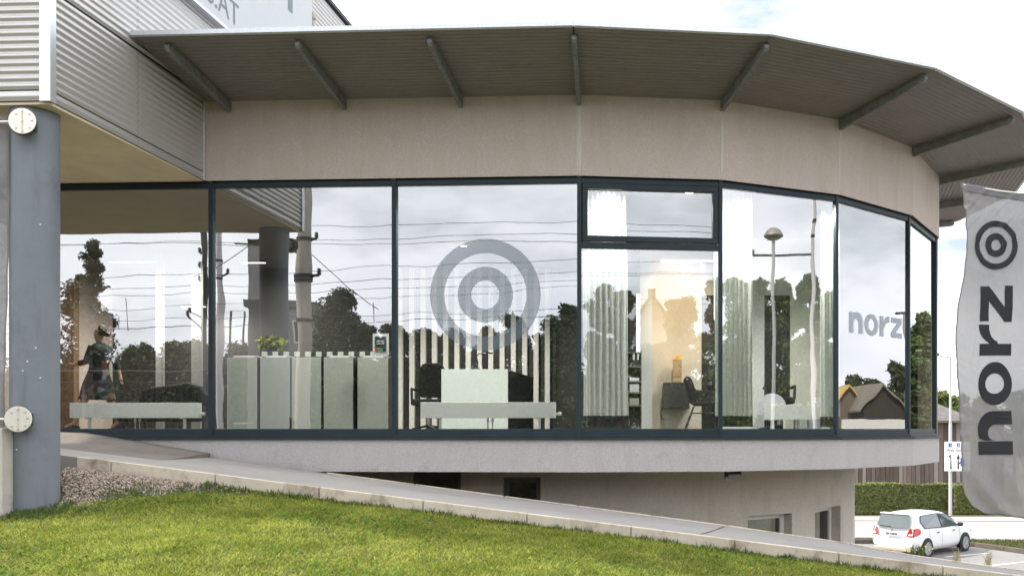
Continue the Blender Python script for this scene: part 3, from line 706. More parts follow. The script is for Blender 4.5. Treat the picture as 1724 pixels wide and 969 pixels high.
    # flashing strip where soffit meets fascia
# brackets
def bracket(p_in, p_out):
    a = Vector((*p_in, ZI - 0.012)); d2 = (Vector(p_out) - Vector(p_in)); ln = d2.length; d = Vector((*d2.normalized(), (ZO - ZI) / ln)); d.normalize(); side = Vector((-d.y, d.x, 0)).normalized(); up = side.cross(d)
    if up.z < 0: up = -up
    end = ln - 0.13; hgt = 0.105
    m = MB()
    prof = [(0, -0.004), (end, -0.012), (end + 0.012, -0.03), (end + 0.01, -0.06)] + [(end - 0.05 * (1 - math.cos(R(t))) , -0.06 - (hgt - 0.075) * math.sin(R(t))) for t in (25, 50, 75, 90)] + [(0, -hgt - 0.02)]
    hw = 0.024
    l_ = [a + d * x + up * z - side * hw for x, z in prof]; r_ = [a + d * x + up * z + side * hw for x, z in prof]
    m.hexa(l_, r_)
    # flanges and a packing block near the tip
    m.obox(a + d * (end - 0.05) + up * 0.002, d, side, up, 0.035, 0.03, 0.010)
    m.obox(a + d * (end / 2) + up * (-0.008), d, side, up, end / 2 - 0.05, 0.034, 0.004)
    for t in (0.33, 0.66): m.obox(a + d * (end * t) - up * 0.055, d, side, up, 0.005, 0.032, 0.05)
    return m
for s in (-4.08, -2.72, -1.36): bracket(C[0] + U(0) * s, C[0] + U(0) * s + NRM(0) * WO).build('bracket', bracket_m, canopy, bevel=0.003)
for k in range(0, 8): bracket(W(k, 0), W(k, WO)).build('bracket', bracket_m, canopy, bevel=0.003)

# ------------------------------------------------------------------ metal clad block over the entrance
OF = 2.61; PIT = 0.067; LX = -8.4
def corr_profile(z0, z1):
    out = []; n = max(1, round((z1 - z0) / PIT)); p = (z1 - z0) / n
    for k in range(n):
        for t, d in ((0.0, 0.0), (0.12, 0.002), (0.30, 0.015), (0.45, 0.018), (0.60, 0.015), (0.80, 0.002)): out.append((z0 + (k + t) * p, d))
    out.append((z1, 0.0)); return out
block = MB()
q = [FL(LX, OF - 0.012, 0).xy, FL(SL - 0.012, OF - 0.012, 0).xy, FL(SL - 0.012, -6.6, 0).xy, FL(LX, -6.6, 0).xy]
# core box: overhang part and the part above the roof
block.hexa([(*p, Z_SOF + 0.01) for p in [q[0], q[1], FL(SL - 0.012, -0.3, 0).xy, FL(LX, -0.3, 0).xy]], [(*p, 6.68) for p in [q[0], q[1], FL(SL - 0.012, -0.3, 0).xy, FL(LX, -0.3, 0).xy]])
block.hexa([(*p, 3.9) for p in [FL(LX, -0.301, 0).xy, FL(SL - 0.012, -0.301, 0).xy, q[2], q[3]]], [(*p, 6.68) for p in [FL(LX, -0.301, 0).xy, FL(SL - 0.012, -0.301, 0).xy, q[2], q[3]]])
bk = block.build('upper_block', gasket, BL)
for (z0, z1) in ((2.90, 2.985), (2.998, 3.868), (3.892, 6.66)):
    pr = corr_profile(z0, z1)
    o_near, o_far = OF - 0.04, (0.004 if z1 < 3.88 else -6.6)
    seams = [o_near, 1.3, o_far] if z1 < 3.88 else [o_near, 1.3, 0.0, -1.3, -2.6, -3.9, o_far]
    for sa, sb in zip(seams[:-1], seams[1:]):
        m = MB(); m.grid([[FL(SL - 0.010 + d, sa - 0.002, z), FL(SL - 0.010 + d, sb + 0.002, z)] for z, d in pr]); m.build('cladding_sheet', clad, bk, smooth=True, recalc=False)
    fs = [SL - 0.05, SL - 1.7, SL - 3.4, LX]
    for sa, sb in zip(fs[:-1], fs[1:]):
        m = MB(); m.grid([[FL(sb + 0.002, OF - 0.010 + d, z), FL(sa - 0.002, OF - 0.010 + d, z)] for z, d in pr]); m.build('cladding_sheet', clad_front, bk, smooth=True, recalc=False)
# screws in rows
for (sd_, o_, n_s) in (('f', -0.55, 0), ('s', 1.28, 0), ('s', 2.35, 0)):
    m = MB()
    for z in np.arange(2.96, 6.6, PIT * 2):
        c = FL(SL + o_, OF + 0.004, z) if sd_ == 'f' else FL(SL + 0.006, o_, z)
        m.lathe([(0.006, 0), (0.006, 0.004), (0.003, 0.006)], c, 8, (*NRM(0), 0) if sd_ == 'f' else (*U(0), 0))
    m.build('screw_row', steel, bk)['kind'] = 'stuff'
# corner trim, eaves trim, soffit
m = MB(); m.hexa([FL(SL - 0.085, OF + 0.014, 2.885), FL(SL + 0.016, OF + 0.014, 2.885), FL(SL + 0.016, OF - 0.07, 2.885), FL(SL + 0.004, OF - 0.07, 2.885), FL(SL + 0.004, OF, 2.885), FL(SL - 0.085, OF, 2.885)],
                 [FL(SL - 0.085, OF + 0.014, 6.68), FL(SL + 0.016, OF + 0.014, 6.68), FL(SL + 0.016, OF - 0.07, 6.68), FL(SL + 0.004, OF - 0.07, 6.68), FL(SL + 0.004, OF, 6.68), FL(SL - 0.085, OF, 6.68)])
m.build('corner_trim', trim_m, bk, bevel=0.004)
m = MB(); m.hexa([FL(SL - 0.02, OF + 0.03, 6.665), FL(SL + 0.05, OF + 0.03, 6.665), FL(SL + 0.05, -6.65, 6.665), FL(SL - 0.02, -6.65, 6.665)], [FL(SL - 0.02, OF + 0.03, 6.72), FL(SL + 0.05, OF + 0.03, 6.72), FL(SL + 0.05, -6.65, 6.72), FL(SL - 0.02, -6.65, 6.72)])
m.build('eaves_trim', frame_m, bk)
m = MB(); m.hexa([FL(LX, OF - 0.03, 2.872), FL(SL - 0.025, OF - 0.03, 2.872), FL(SL - 0.025, -0.045, 2.887), FL(LX, -0.045, 2.887)], [FL(LX, OF - 0.03, 2.899), FL(SL - 0.025, OF - 0.03, 2.899), FL(SL - 0.025, -0.045, 2.899), FL(LX, -0.045, 2.899)])
m.build('overhang_soffit', soffit_pl, bk)
# vertical closer where block meets plaster front
m = MB(); m.hexa([FL(SL - 0.004, 0.03, Z_SOF), FL(SL + 0.02, 0.03, Z_SOF), FL(SL + 0.02, 0.004, Z_SOF), FL(SL - 0.004, 0.004, Z_SOF)], [FL(SL - 0.004, 0.03, 3.8), FL(SL + 0.02, 0.03, 3.8), FL(SL + 0.02, 0.004, 3.8), FL(SL - 0.004, 0.004, 3.8)])
m.build('closer_strip', trim_m, bk)
# dark lintel of the shopfront under the overhang is the window head; a downpipe on the upper wall
m = MB(); m.tube([FL(SL + 0.07, -2.92, 3.9), FL(SL + 0.07, -2.92, 6.15)], 0.04, 10); m.lathe([(0.045, 0), (0.06, 0.02), (0.06, 0.07), (0.045, 0.09)], FL(SL + 0.07, -2.92, 6.05), 10)
m.build('downpipe', M('pipe_beige', (0.45, 0.38, 0.30), 0.5), bk)

# illuminated white sign box on the side of the block
sg = thing('wall_sign', 'white lettered sign panel on the metal block above the canopy', 'sign', FL(SL + 0.05, -1, 4.8))
m = MB(); so0, so1 = 1.9, -2.85
m.hexa([FL(SL + 0.012, so0, 4.82), FL(SL + 0.10, so0, 4.82), FL(SL + 0.10, so1, 4.82), FL(SL + 0.012, so1, 4.82)], [FL(SL + 0.012, so0, 6.6), FL(SL + 0.10, so0, 6.6), FL(SL + 0.10, so1, 6.6), FL(SL + 0.012, so1, 6.6)])
m.build('panel', M('sign_white', (0.50, 0.525, 0.54), 0.5, var=0.02), sg, bevel=0.004)
m = MB(); m.hexa([FL(SL + 0.0125, so0 + 0.01, 4.785), FL(SL + 0.108, so0 + 0.01, 4.785), FL(SL + 0.108, so1 - 0.01, 4.785), FL(SL + 0.0125, so1 - 0.01, 4.785)], [FL(SL + 0.0125, so0 + 0.01, 4.818), FL(SL + 0.108, so0 + 0.01, 4.818), FL(SL + 0.108, so1 - 0.01, 4.818), FL(SL + 0.0125, so1 - 0.01, 4.818)])
m.build('bottom_rail', trim_m, sg)
v, f = text_mesh('S.AT', 0.40); xe = max(p[0] for p in v)
m = MB(); m.add([FL(SL + 0.103, -0.62 + (xe - p[0]), 4.93 + p[1]) for p in v], f); m.build('lettering', M('sign_print_grey', (0.17, 0.205, 0.225), 0.6), sg, recalc=False)
m = MB(); m.quad(FL(SL + 0.103, -2.02, 5.8), FL(SL + 0.103, -2.17, 5.8), FL(SL + 0.103, -2.17, 6.6), FL(SL + 0.103, -2.02, 6.6)); m.build('letter_stem', MATS['sign_print_grey'], sg, recalc=False)

# ------------------------------------------------------------------ column, flag brackets, left flag
CXY = Vector((-5.51, 8.38)); CR = 0.196
m = MB(); m.lathe([(CR, -1.25), (CR, 2.871)], (CXY.x, CXY.y, 0), 48)
col_o = m.build('column', column_m, None, smooth=True)
rebase(col_o); tag(col_o, 'thick round blue grey column carrying the corner of the metal block', 'column')
mm = MB()
for (px_, py_) in ((90, 376), (84, 585), (71, 608), (63, 624), (90, 635), (50, 756)):
    p = P(px_, py_, 8.2); th = math.atan2(p.y - CXY.y, p.x - CXY.x); an = math.asin(max(-1, min(1, ((px_ - 58.5) / 44.5)))); q = Vector((CXY.x + CR * math.sin(an), CXY.y - CR * math.cos(an), p.z)); nn = Vector((math.sin(an), -math.cos(an), 0))
    mm.lathe([(0.008, -0.002), (0.006, 0.003), (0.001, 0.004)], q, 7, nn)
so = mm.build('paint_chips', M('chip_white', (0.7, 0.7, 0.68), 0.8), col_o); so.matrix_parent_inverse = Matrix.Translation(-Vector(col_o.location)); so['kind'] = 'stuff'
# footing
m = MB(); n_ = 18; pts = []
m.lathe([(0.0, -1.2), (0.25, -1.2), (0.225, -0.84), (0.20, -0.82)], (CXY.x + 0.03, CXY.y - 0.01, 0), 20)
fo = m.build('column_footing', concrete, col_o, smooth=True); fo.matrix_parent_inverse = Matrix.Translation(-Vector(col_o.location))

def flag_bracket(px_, py_, label, arm):
    p = P(px_, py_, 8.06); t = thing('flag_bracket', label, 'bracket', p, 'round flag brackets on the column')
    n = Vector((0.16, -1, 0.0)).normalized(); r = 0.112
    back = p - n * 0.05
    m = MB(); m.lathe([(0.0, 0), (r, 0), (r, 0.008), (0.0, 0.008)], p, 36, n); m.build('front_plate', plate_m, t, bevel=0.002)
    m = MB(); m.lathe([(0.0, 0), (r * 1.02, 0), (r * 1.02, 0.008), (0.0, 0.008)], back + Vector((-0.025, 0, 0)), 36, n); m.build('back_plate', M('plate_dark', (0.10, 0.095, 0.09), 0.5, metal=0.6), t)
    u = n.cross(Vector((0, 0, 1))).normalized(); v = Vector((0, 0, 1))
    for (a, b) in ((0, 0.85), (0, 0), (0, -0.85), (-0.55, 0.62), (-0.78, 0.1), (-0.58, -0.55), (0.5, 0.58), (0.5, -0.62)):
        q = p + u * (a * r * 0.9) + v * (b * r * 0.9)
        MB().lathe([(0.0075, 0), (0.0075, 0.009), (0.005, 0.011)], q + n * 0.008, 6, n).build('bolt', steel, t)
    # welded rib and arm to the left
    MB().obox(p + n * 0.0095, u, v, n, 0.006, r * 0.93, 0.0015).build('rib', M('rib_pale', (0.62, 0.55, 0.45), 0.5, metal=0.3), t)
    MB().tube([p - n * 0.02 + u * -0.02, p - n * 0.02 + Vector((-0.8, 0.10, arm))], 0.013, 8).build('arm', steel, t)
    MB().obox(back + Vector((0, 0.04, 0)), u, n, v, 0.05, 0.05, 0.05).build('mount', M('plate_dark', (0, 0, 0)), t)
    return p
fa = flag_bracket(38, 204, 'round rusty white flag bracket near the top of the column', 0.03)
fb = flag_bracket(31, 705, 'round white flag bracket near the foot of the column', 0.0)

def flag_cloth(name, corner, ux, wdt, hgt, seed, shape, rip, nu=40, nv=150):
    """returns surface function and mesh builder"""
    nrm = Vector((ux.y, -ux.x, 0)).normalized()
    def S(u, v):
        """u 0..1 across, v 0..1 from top down"""
        x, dz = shape(u, v); off = rip(u, v)
        return corner + ux * (x * wdt) + Vector((0, 0, -v * hgt + dz)) + nrm * off
    return S, nrm
flag_m = bpy.data.materials.new('flag_fabric'); flag_m.use_nodes = True
_t = flag_m.node_tree; _t.nodes.clear(); _o = N(_t, 'ShaderNodeOutputMaterial'); _d = N(_t, 'ShaderNodeBsdfPrincipled'); _tl = N(_t, 'ShaderNodeBsdfTranslucent'); _tp = N(_t, 'ShaderNodeBsdfTransparent'); _m1 = N(_t, 'ShaderNodeMixShader'); _m2 = N(_t, 'ShaderNodeMixShader')
_d.inputs['Base Color'].default_value = (0.25, 0.24, 0.243, 1); _d.inputs['Roughness'].default_value = 0.55; _tl.inputs['Color'].default_value = (0.33, 0.317, 0.32, 1)
_m1.inputs['Fac'].default_value = 0.25; _m2.inputs['Fac'].default_value = 0.10
_t.links.new(_d.outputs[0], _m1.inputs[1]); _t.links.new(_tl.outputs[0], _m1.inputs[2]); _t.links.new(_m1.outputs[0], _m2.inputs[1]); _t.links.new(_tp.outputs[0], _m2.inputs[2]); _t.links.new(_m2.outputs[0], _o.inputs['Surface'])
_fc = N(_t, 'ShaderNodeTexCoord'); _fm = N(_t, 'ShaderNodeMapping'); _fm.inputs['Scale'].default_value = (1.0, 1.0, 0.7); _fm.inputs['Rotation'].default_value = (0, 0.6, 0)
_fn = N(_t, 'ShaderNodeTexNoise'); _fn.inputs['Scale'].default_value = 4.5; _fn.inputs['Detail'].default_value = 4; _fn.inputs['Roughness'].default_value = 0.45; _fn.inputs['Distortion'].default_value = 1.6
_fb = N(_t, 'ShaderNodeBump'); _fb.inputs['Strength'].default_value = 0.55; _fb.inputs['Distance'].default_value = 0.06
_t.links.new(_fc.outputs['Object'], _fm.inputs['Vector']); _t.links.new(_fm.outputs['Vector'], _fn.inputs['Vector']); _t.links.new(_fn.outputs['Fac'], _fb.inputs['Height']); _t.links.new(_fb.outputs['Normal'], _d.inputs['Normal']); _t.links.new(_fb.outputs['Normal'], _tl.inputs['Normal'])
hem_f = M('flag_hem', (0.20, 0.19, 0.20), 0.7, transl=0.2)

# right flag
FD = 7.0
c0 = P(1615, 309, FD); c1 = P(1742, 329, FD * 1.016)
fux = Vector((c1.x - c0.x, c1.y - c0.y, 0)); FW = fux.length; fux.normalize(); FH = (P(0, 309, FD) - P(0, 864, FD)).length
edge_px = [(309, 1615), (330, 1618), (400, 1623), (420, 1623), (470, 1619), (520, 1611), (560, 1610), (620, 1613), (660, 1617), (700, 1618), (760, 1620), (800, 1620), (830, 1624), (850, 1636), (864, 1660)]
def shp(u, v):
    py_ = 309 + 555 * v
    le = np.interp(py_, [e[0] for e in edge_px], [e[1] for e in edge_px]); le = (le - 1615) / F * FD / FW
    x = le + (1 - le) * u
    dz = (c1.z - c0.z) * u * (1 - v)
    sag = 0.0
    if v > 0.86: sag = -0.02 * (v - 0.86) / 0.14
    dz += sag * u * 3
    return x, dz
def rip(u, v):
    a = 0.022 * math.sin(u * 7 + v * 9 + 1.0) * (0.4 + 0.6 * v)
    a += 0.045 * math.sin(v * 6.3 + 0.5 + u * 1.5) * (1 - u) * 1.0
    # diagonal drag folds from the top right corner
    q = (u - 1) * 0.9 + (v) * 3.4
    e_ = math.exp(-v * 8.0) * min(1, v * 14)
    a += 0.016 * e_ * math.sin(30 * q + 4 * u) + 0.008 * e_ * math.sin(61 * q - 7 * u + 1.2)
    # small crumples on the free edge
    a += 0.008 * min(1, v * 10) * math.exp(-u * 5) * math.sin(48 * v + 9 * u + 4 * math.sin(17 * v)) * (0.5 + 0.5 * math.sin(9 * v + 1))
    a += 0.003 * min(1, v * 10) * math.exp(-u * 4) * math.sin(110 * v - 25 * u + 5 * math.sin(23 * v)) * (0.5 + 0.5 * math.sin(13 * v))
    a += 0.018 * math.exp(-((v - 0.93) / 0.08) ** 2) * math.sin(14 * u - 30 * v)
    a += 0.005 * math.sin(25 * (u * 0.5 + v * 2.0)) * math.exp(-((v - 0.5) / 0.3) ** 2)
    return a * 0.8
Sf, fn = flag_cloth('banner_flag', c0, fux, FW, FH, 3, shp, rip)
ft = thing('banner_flag', 'tall grey banner flag with dark rings and vertical lettering beside the building', 'flag', (c1.x, c1.y, c1.z - FH))
m = MB(); m.grid([[Sf(u, v) for u in np.linspace(0, 1, 46)] for v in np.linspace(0.022, 1, 170)]); m.build('cloth', flag_m, ft, smooth=False, recalc=False).data.polygons.foreach_set('use_smooth', [True] * (45 * 169))
m = MB(); m.grid([[Sf(u, v) + fn * 0.004 for u in np.linspace(0, 1, 30)] for v in (0.0, 0.008, 0.016, 0.024)]); m.grid([[Sf(u, v) - fn * 0.012 for u in np.linspace(0, 1, 30)] for v in (0.0, 0.008, 0.016, 0.024)]); m.build('top_sleeve', hem_f, ft, recalc=False)
m = MB(); m.grid([[Sf(u, v) + fn * 0.003 for u in (0.0, 0.016)] for v in np.linspace(0.02, 1, 150)]); m.grid([[Sf(u, v) + fn * 0.0035 for u in np.linspace(0.0, 1, 40)] for v in (0.994, 1.0)]); m.build('edge_hem', hem_f, ft, recalc=False)
def fpx(px_, py_):
    """photo pixel on the flag -> surface point just in front of the cloth"""
    v = (py_ - 309) / 555 - 0.0
    le = np.interp(py_, [e[0] for e in edge_px], [e[1] for e in edge_px]); u = (px_ - le) / (1742 - le)
    v -= (20 / 555) * u * (1 - v)
    return Sf(u, v) + fn * 0.006
def frings(r0, r1):
    m = MB(); n = 60
    m.grid([[fpx(1674.5 + r * 36.5 * math.cos(2 * math.pi * k / n), 413 + r * 41 * math.sin(2 * math.pi * k / n)) for k in range(n + 1)] for r in np.linspace(r0, r1, 3)]); return m
frings(0.755, 1.0).build('printed_ring', flag_dark, ft, recalc=False); frings(0.22, 0.49).build('printed_ring', flag_dark, ft, recalc=False)
for ch, yb, yt in (('n', 765.5, 692), ('o', 682, 609), ('r', 598.5, 546), ('z', 542, 481)):
    grids, wd = letter(ch); m = MB()
    for gset in grids:
        a, b = gset
        rows = []
        for t in np.linspace(0, 1, 4): rows.append([fpx(1703.5 - (p[1] + (q[1] - p[1]) * t) * 54.5, yb - (p[0] + (q[0] - p[0]) * t) / wd * (yb - yt)) for p, q in zip(a, b)])
        m.grid(rows)
    m.build('printed_letter', flag_dark, ft, recalc=False)
pole_x = c1 + fux * 0.05
fp = thing('flag_pole', 'aluminium flag pole holding the grey banner at the picture edge', 'flag pole', (pole_x.x, pole_x.y, -1.75))
MB().tube([(pole_x.x, pole_x.y, -1.75), (pole_x.x, pole_x.y, c1.z + 0.25)], 0.038, 14).build('mast', galv, fp, smooth=True)
MB().tube([(pole_x.x, pole_x.y, c1.z + 0.0), Sf(0.5, 0.006), Sf(0.02, 0.006)], 0.009, 8).build('boom', steel, fp)
MB().lathe([(0.0, 0.30), (0.03, 0.29), (0.045, 0.25), (0.045, 0.22)], (pole_x.x, pole_x.y, c1.z), 14).build('cap', galv, fp)

# left flag, only its edge reaches the picture
lc0 = P(-70, 190, 8.15); lux = Vector((1, 0.12, 0)).normalized(); LW = (P(8, 0, 8.15) - P(-70, 0, 8.15)).x; LH = (P(0, 190, 8.15) - P(0, 790, 8.15)).length
ledge = lambda v: 1 + 0.02 * math.sin(v * 5) - 0.05 * v
Lf, ln_ = flag_cloth('l', lc0, lux, LW, LH, 5, lambda u, v: (u * ledge(v), -0.02 * u), lambda u, v: 0.012 * math.sin(9 * u + 7 * v) + 0.006 * math.sin(40 * v + 9 * u))
lt = thing('banner_flag', 'edge of a grey banner flag hanging left of the column', 'flag', (lc0.x, lc0.y, lc0.z - LH))
m = MB(); m.grid([[Lf(u, v) for u in np.linspace(0, 1, 14)] for v in np.linspace(0.0, 1, 120)]); m.build('cloth', flag_m, lt, smooth=False, recalc=False)
m = MB(); m.grid([[Lf(u, v) + ln_ * 0.004 for u in np.linspace(0, 1, 14)] for v in (0, 0.01, 0.025)]); m.grid([[Lf(u, v) + ln_ * 0.003 for u in (0.965, 1)] for v in np.linspace(0, 1, 120)]); m.build('edge_hem', hem_f, lt, recalc=False)
# concrete wall end at the left edge
m = MB(); m.hexa([(-6.6, 8.05, -1.3), (-5.585, 8.05, -1.3), (-5.585, 8.25, -1.3), (-6.6, 8.25, -1.3)], [(-6.6, 8.05, 0.01), (-5.585, 8.05, 0.01), (-5.585, 8.25, 0.01), (-6.6, 8.25, 0.01)])
o = m.build('concrete_wall', concrete, None, bevel=0.01); rebase(o); tag(o, 'low raw concrete wall end left of the column', 'wall')

# floodlight under the overhanging slab
fl = thing('floodlight', 'small black floodlight fixed under the overhanging slab', 'lamp', P(1231, 797, 11.0))
p = P(1231, 797, 11.0)
MB().obox(p + Vector((0.03, 0, -0.01)), (1, 0, 0.1), (0, 1, -0.3), (-0.1, 0.3, 1), 0.085, 0.06, 0.022).build('lamp_body', black_m, fl, bevel=0.008)
MB().obox(p + Vector((0.03, -0.065, -0.018)), (1, 0, 0.1), (0, 1, -0.3), (-0.1, 0.3, 1), 0.07, 0.004, 0.016).build('lens', M('lens_grey', (0.2, 0.2, 0.2), 0.2), fl)
MB().tube([p + Vector((-0.06, 0.02, 0.05)), p + Vector((-0.07, 0.02, -0.03)), p + Vector((-0.03, 0.02, -0.04))], 0.014, 8).build('bracket_arm', black_m, fl)
MB().lathe([(0.025, 0), (0.028, 0.02), (0.015, 0.05)], p + Vector((-0.055, 0.0, -0.075)), 10).build('sensor', M('sensor_grey', (0.25, 0.25, 0.24), 0.5), fl)

# ------------------------------------------------------------------ inside the showroom
FLZ = -0.05
def ibox(name, mat, x0, x1, y0, y1, z0, z1, parent=BL, bevel=0.0):
    m = MB(); m.box(x0, x1, y0, y1, z0, z1); return m.build(name, mat, parent, bevel=bevel)
def X(px, d): return (px - CX) / F * d
# partitions
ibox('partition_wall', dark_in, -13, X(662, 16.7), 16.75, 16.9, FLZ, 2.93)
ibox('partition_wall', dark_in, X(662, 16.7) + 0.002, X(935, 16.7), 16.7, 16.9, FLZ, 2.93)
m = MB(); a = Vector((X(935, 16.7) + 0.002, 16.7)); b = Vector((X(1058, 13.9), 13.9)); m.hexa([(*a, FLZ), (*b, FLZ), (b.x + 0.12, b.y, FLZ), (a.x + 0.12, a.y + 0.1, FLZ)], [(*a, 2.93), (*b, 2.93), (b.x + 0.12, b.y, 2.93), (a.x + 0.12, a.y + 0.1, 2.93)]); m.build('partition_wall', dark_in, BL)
for k in range(14):
    xc = 673.5 + k * 19.05; wd = 8.2 if k else 6.5
    ibox('white_batten', M('batten_white', (0.82, 0.80, 0.75), 0.7), X(xc - wd / 2, 16.6), X(xc + wd / 2, 16.6), 16.62, 16.698, FLZ, 2.9)
ibox('partition_wall', white_in, X(1063, 13.9) + 0.13, X(1098, 13.9), 13.85, 14.2, FLZ, 2.93)
ibox('partition_wall', warm_wall, X(1098, 13.9) + 0.002, X(1181, 14.1), 14.1, 14.25, FLZ, 2.93)
ibox('inner_door', black_m, X(1181, 14.1) + 0.002, X(1212, 14.1), 14.14, 14.2, FLZ, 2.05)
ibox('partition_wall', white_in, X(1181, 14.1) + 0.002, X(1212, 14.1), 14.105, 14.25, 2.052, 2.93)
ibox('partition_wall', white_in, X(1212, 14.1) + 0.002, X(1287, 14.1), 14.1, 14.25, FLZ, 2.93)
ibox('inner_door', black_m, X(1287, 14.1) + 0.002, X(1330, 14.1), 14.14, 14.2, FLZ, 2.05)
ibox('partition_wall', white_in, X(1287, 14.1) + 0.002, X(1330, 14.1), 14.105, 14.25, 2.052, 2.93)
ibox('partition_wall', M('cream_pale', (0.66, 0.65, 0.58), 0.8), X(1330, 14.1) + 0.002, X(1392, 14.1), 14.1, 14.25, FLZ, 2.93)
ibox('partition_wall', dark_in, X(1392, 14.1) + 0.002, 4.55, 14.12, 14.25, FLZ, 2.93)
ibox('outer_side_wall', plaster, -9.75, -9.6, 10.95, 19.5, -0.45, 3.3)
# left bay: brown panel, white posts
ibox('brown_panel', brown_m, X(60, 15.2), X(124, 15.2), 15.2, 15.35, FLZ, 2.85)
ibox('white_post', M('post_grey', (0.34, 0.35, 0.34), 0.7), X(262, 15.2), X(272, 15.2), 15.2, 15.3, FLZ, 2.93)
ibox('white_post', MATS['post_grey'], X(322, 15.2), X(337, 15.2), 15.2, 15.3, FLZ, 2.93)

# lit linear pendants
tube_em = M('lamp_tube', (1.0, 0.95, 0.86), 0.5, emit=4.0)
def pendant(px0, px1, py_, d, label):
    a, b = P(px0, py_, d), P(px1, py_, d); t = thing('pendant_lamp', label, 'lamp', (a + b) / 2, 'linear pendant lamps')
    MB().box(a.x, b.x, d - 0.02, d + 0.02, a.z - 0.008, a.z).build('tube', tube_em, t)
    MB().box(a.x, b.x, d - 0.025, d + 0.025, a.z + 0.0015, a.z + 0.04).build('housing', black_m, t)
    for q in (0.2, 0.8):
        x = a.x + (b.x - a.x) * q; MB().tube([(x, d, a.z + 0.04), (x, d, 2.93)], 0.004, 5).build('cable', black_m, t)
    ld = bpy.data.lights.new('pendant_light', 'AREA'); ld.shape = 'RECTANGLE'; ld.size = abs(b.x - a.x); ld.size_y = 0.05; ld.energy = 60; ld.color = (1, 0.93, 0.84)
    lo = bpy.data.objects.new('pendant_light', ld); COL.objects.link(lo); lo.parent = t; lo.location = (0, 0, -0.02)
pendant(185, 262, 441, 14.4, 'lit linear pendant lamp in the leftmost bay')
pendant(407, 447, 442, 15.4, 'lit linear pendant lamp beside the reflected concrete mast')
pendant(306, 346, 516, 16.0, 'small lit linear pendant lamp low in the second bay')
# track with spots
tk_ = thing('track_light', 'grey ceiling track with two spotlights behind the curtained window', 'lamp', P(1160, 440, 12.6))
a, b = P(1112, 440, 12.6), P(1206, 440, 12.6)
MB().box(a.x, b.x, 12.58, 12.62, a.z - 0.02, a.z + 0.02).build('track', galv, tk_)
for px_ in (1150, 1182):
    p = P(px_, 452, 12.6)
    MB().lathe([(0.0, 0.09), (0.035, 0.085), (0.045, 0.0), (0.042, -0.05)], p, 14, (0, -0.15, 1)).build('spot_head', M('spot_grey', (0.5, 0.5, 0.52), 0.4), tk_)
    MB().tube([p + Vector((0, 0, 0.08)), (p.x, 12.6, a.z)], 0.008, 6).build('stem', galv, tk_)
    MB().box(p.x - 0.018, p.x + 0.018, 12.582, 12.618, p.z - 0.052, p.z - 0.046).build('lamp_face', M('spot_glow', (1, 0.85, 0.65), 0.5, emit=6), tk_)
sp = bpy.data.lights.new('spot_light', 'SPOT'); sp.energy = 90; sp.color = (1.0, 0.75, 0.48); sp.spot_size = R(70); sp.spot_blend = 0.9; sp.shadow_soft_size = 0.04
so = bpy.data.objects.new('spot_light', sp); COL.objects.link(so); so.location = P(1150, 462, 12.6); tgt = P(1140, 530, 14.1)
so.rotation_euler = (Vector(so.location) - tgt).to_track_quat('Z', 'Y').to_euler()
# added fill lamps brighten the fronts and curtains, each shaped as a small recessed lamp
for k, (x, y, e) in enumerate(((-4.0, 10.92, 80), (-2.2, 10.86, 80), (-2.8, 14.6, 110), (-6.0, 11.08, 60), (0.6, 11.3, 60), (2.2, 11.5, 70), (-0.36, 10.74, 26), (1.35, 10.98, 26))):
    nm = ['over the cabinets', 'over the reception desk', 'before the striped wall', 'in the leftmost bay', 'by the wall console', 'by the third radiator', 'before the first curtain', 'before the second curtain'][k]
    t = thing('fill_lamp', 'small round fill lamp added at the ceiling ' + nm, 'lamp', (x, y, 2.9), 'added ceiling fill lamps')
    MB().lathe([(0.0, 0), (0.06, 0), (0.075, 0.012), (0.075, 0.028)], (x, y, 2.9), 18).build('rim', white_in, t)
    MB().lathe([(0.0, -0.004), (0.05, -0.004), (0.05, -0.001)], (x, y, 2.9), 18).build('lamp_face', tube_em, t)
    ld = bpy.data.lights.new('fill_light', 'SPOT'); ld.spot_size = R(150); ld.spot_blend = 0.6; ld.energy = e * 3.0; ld.color = (1, 0.95, 0.88); ld.shadow_soft_size = 0.06
    lo = bpy.data.objects.new('fill_light', ld); COL.objects.link(lo); lo.parent = t; lo.location = (0, 0, -0.1)

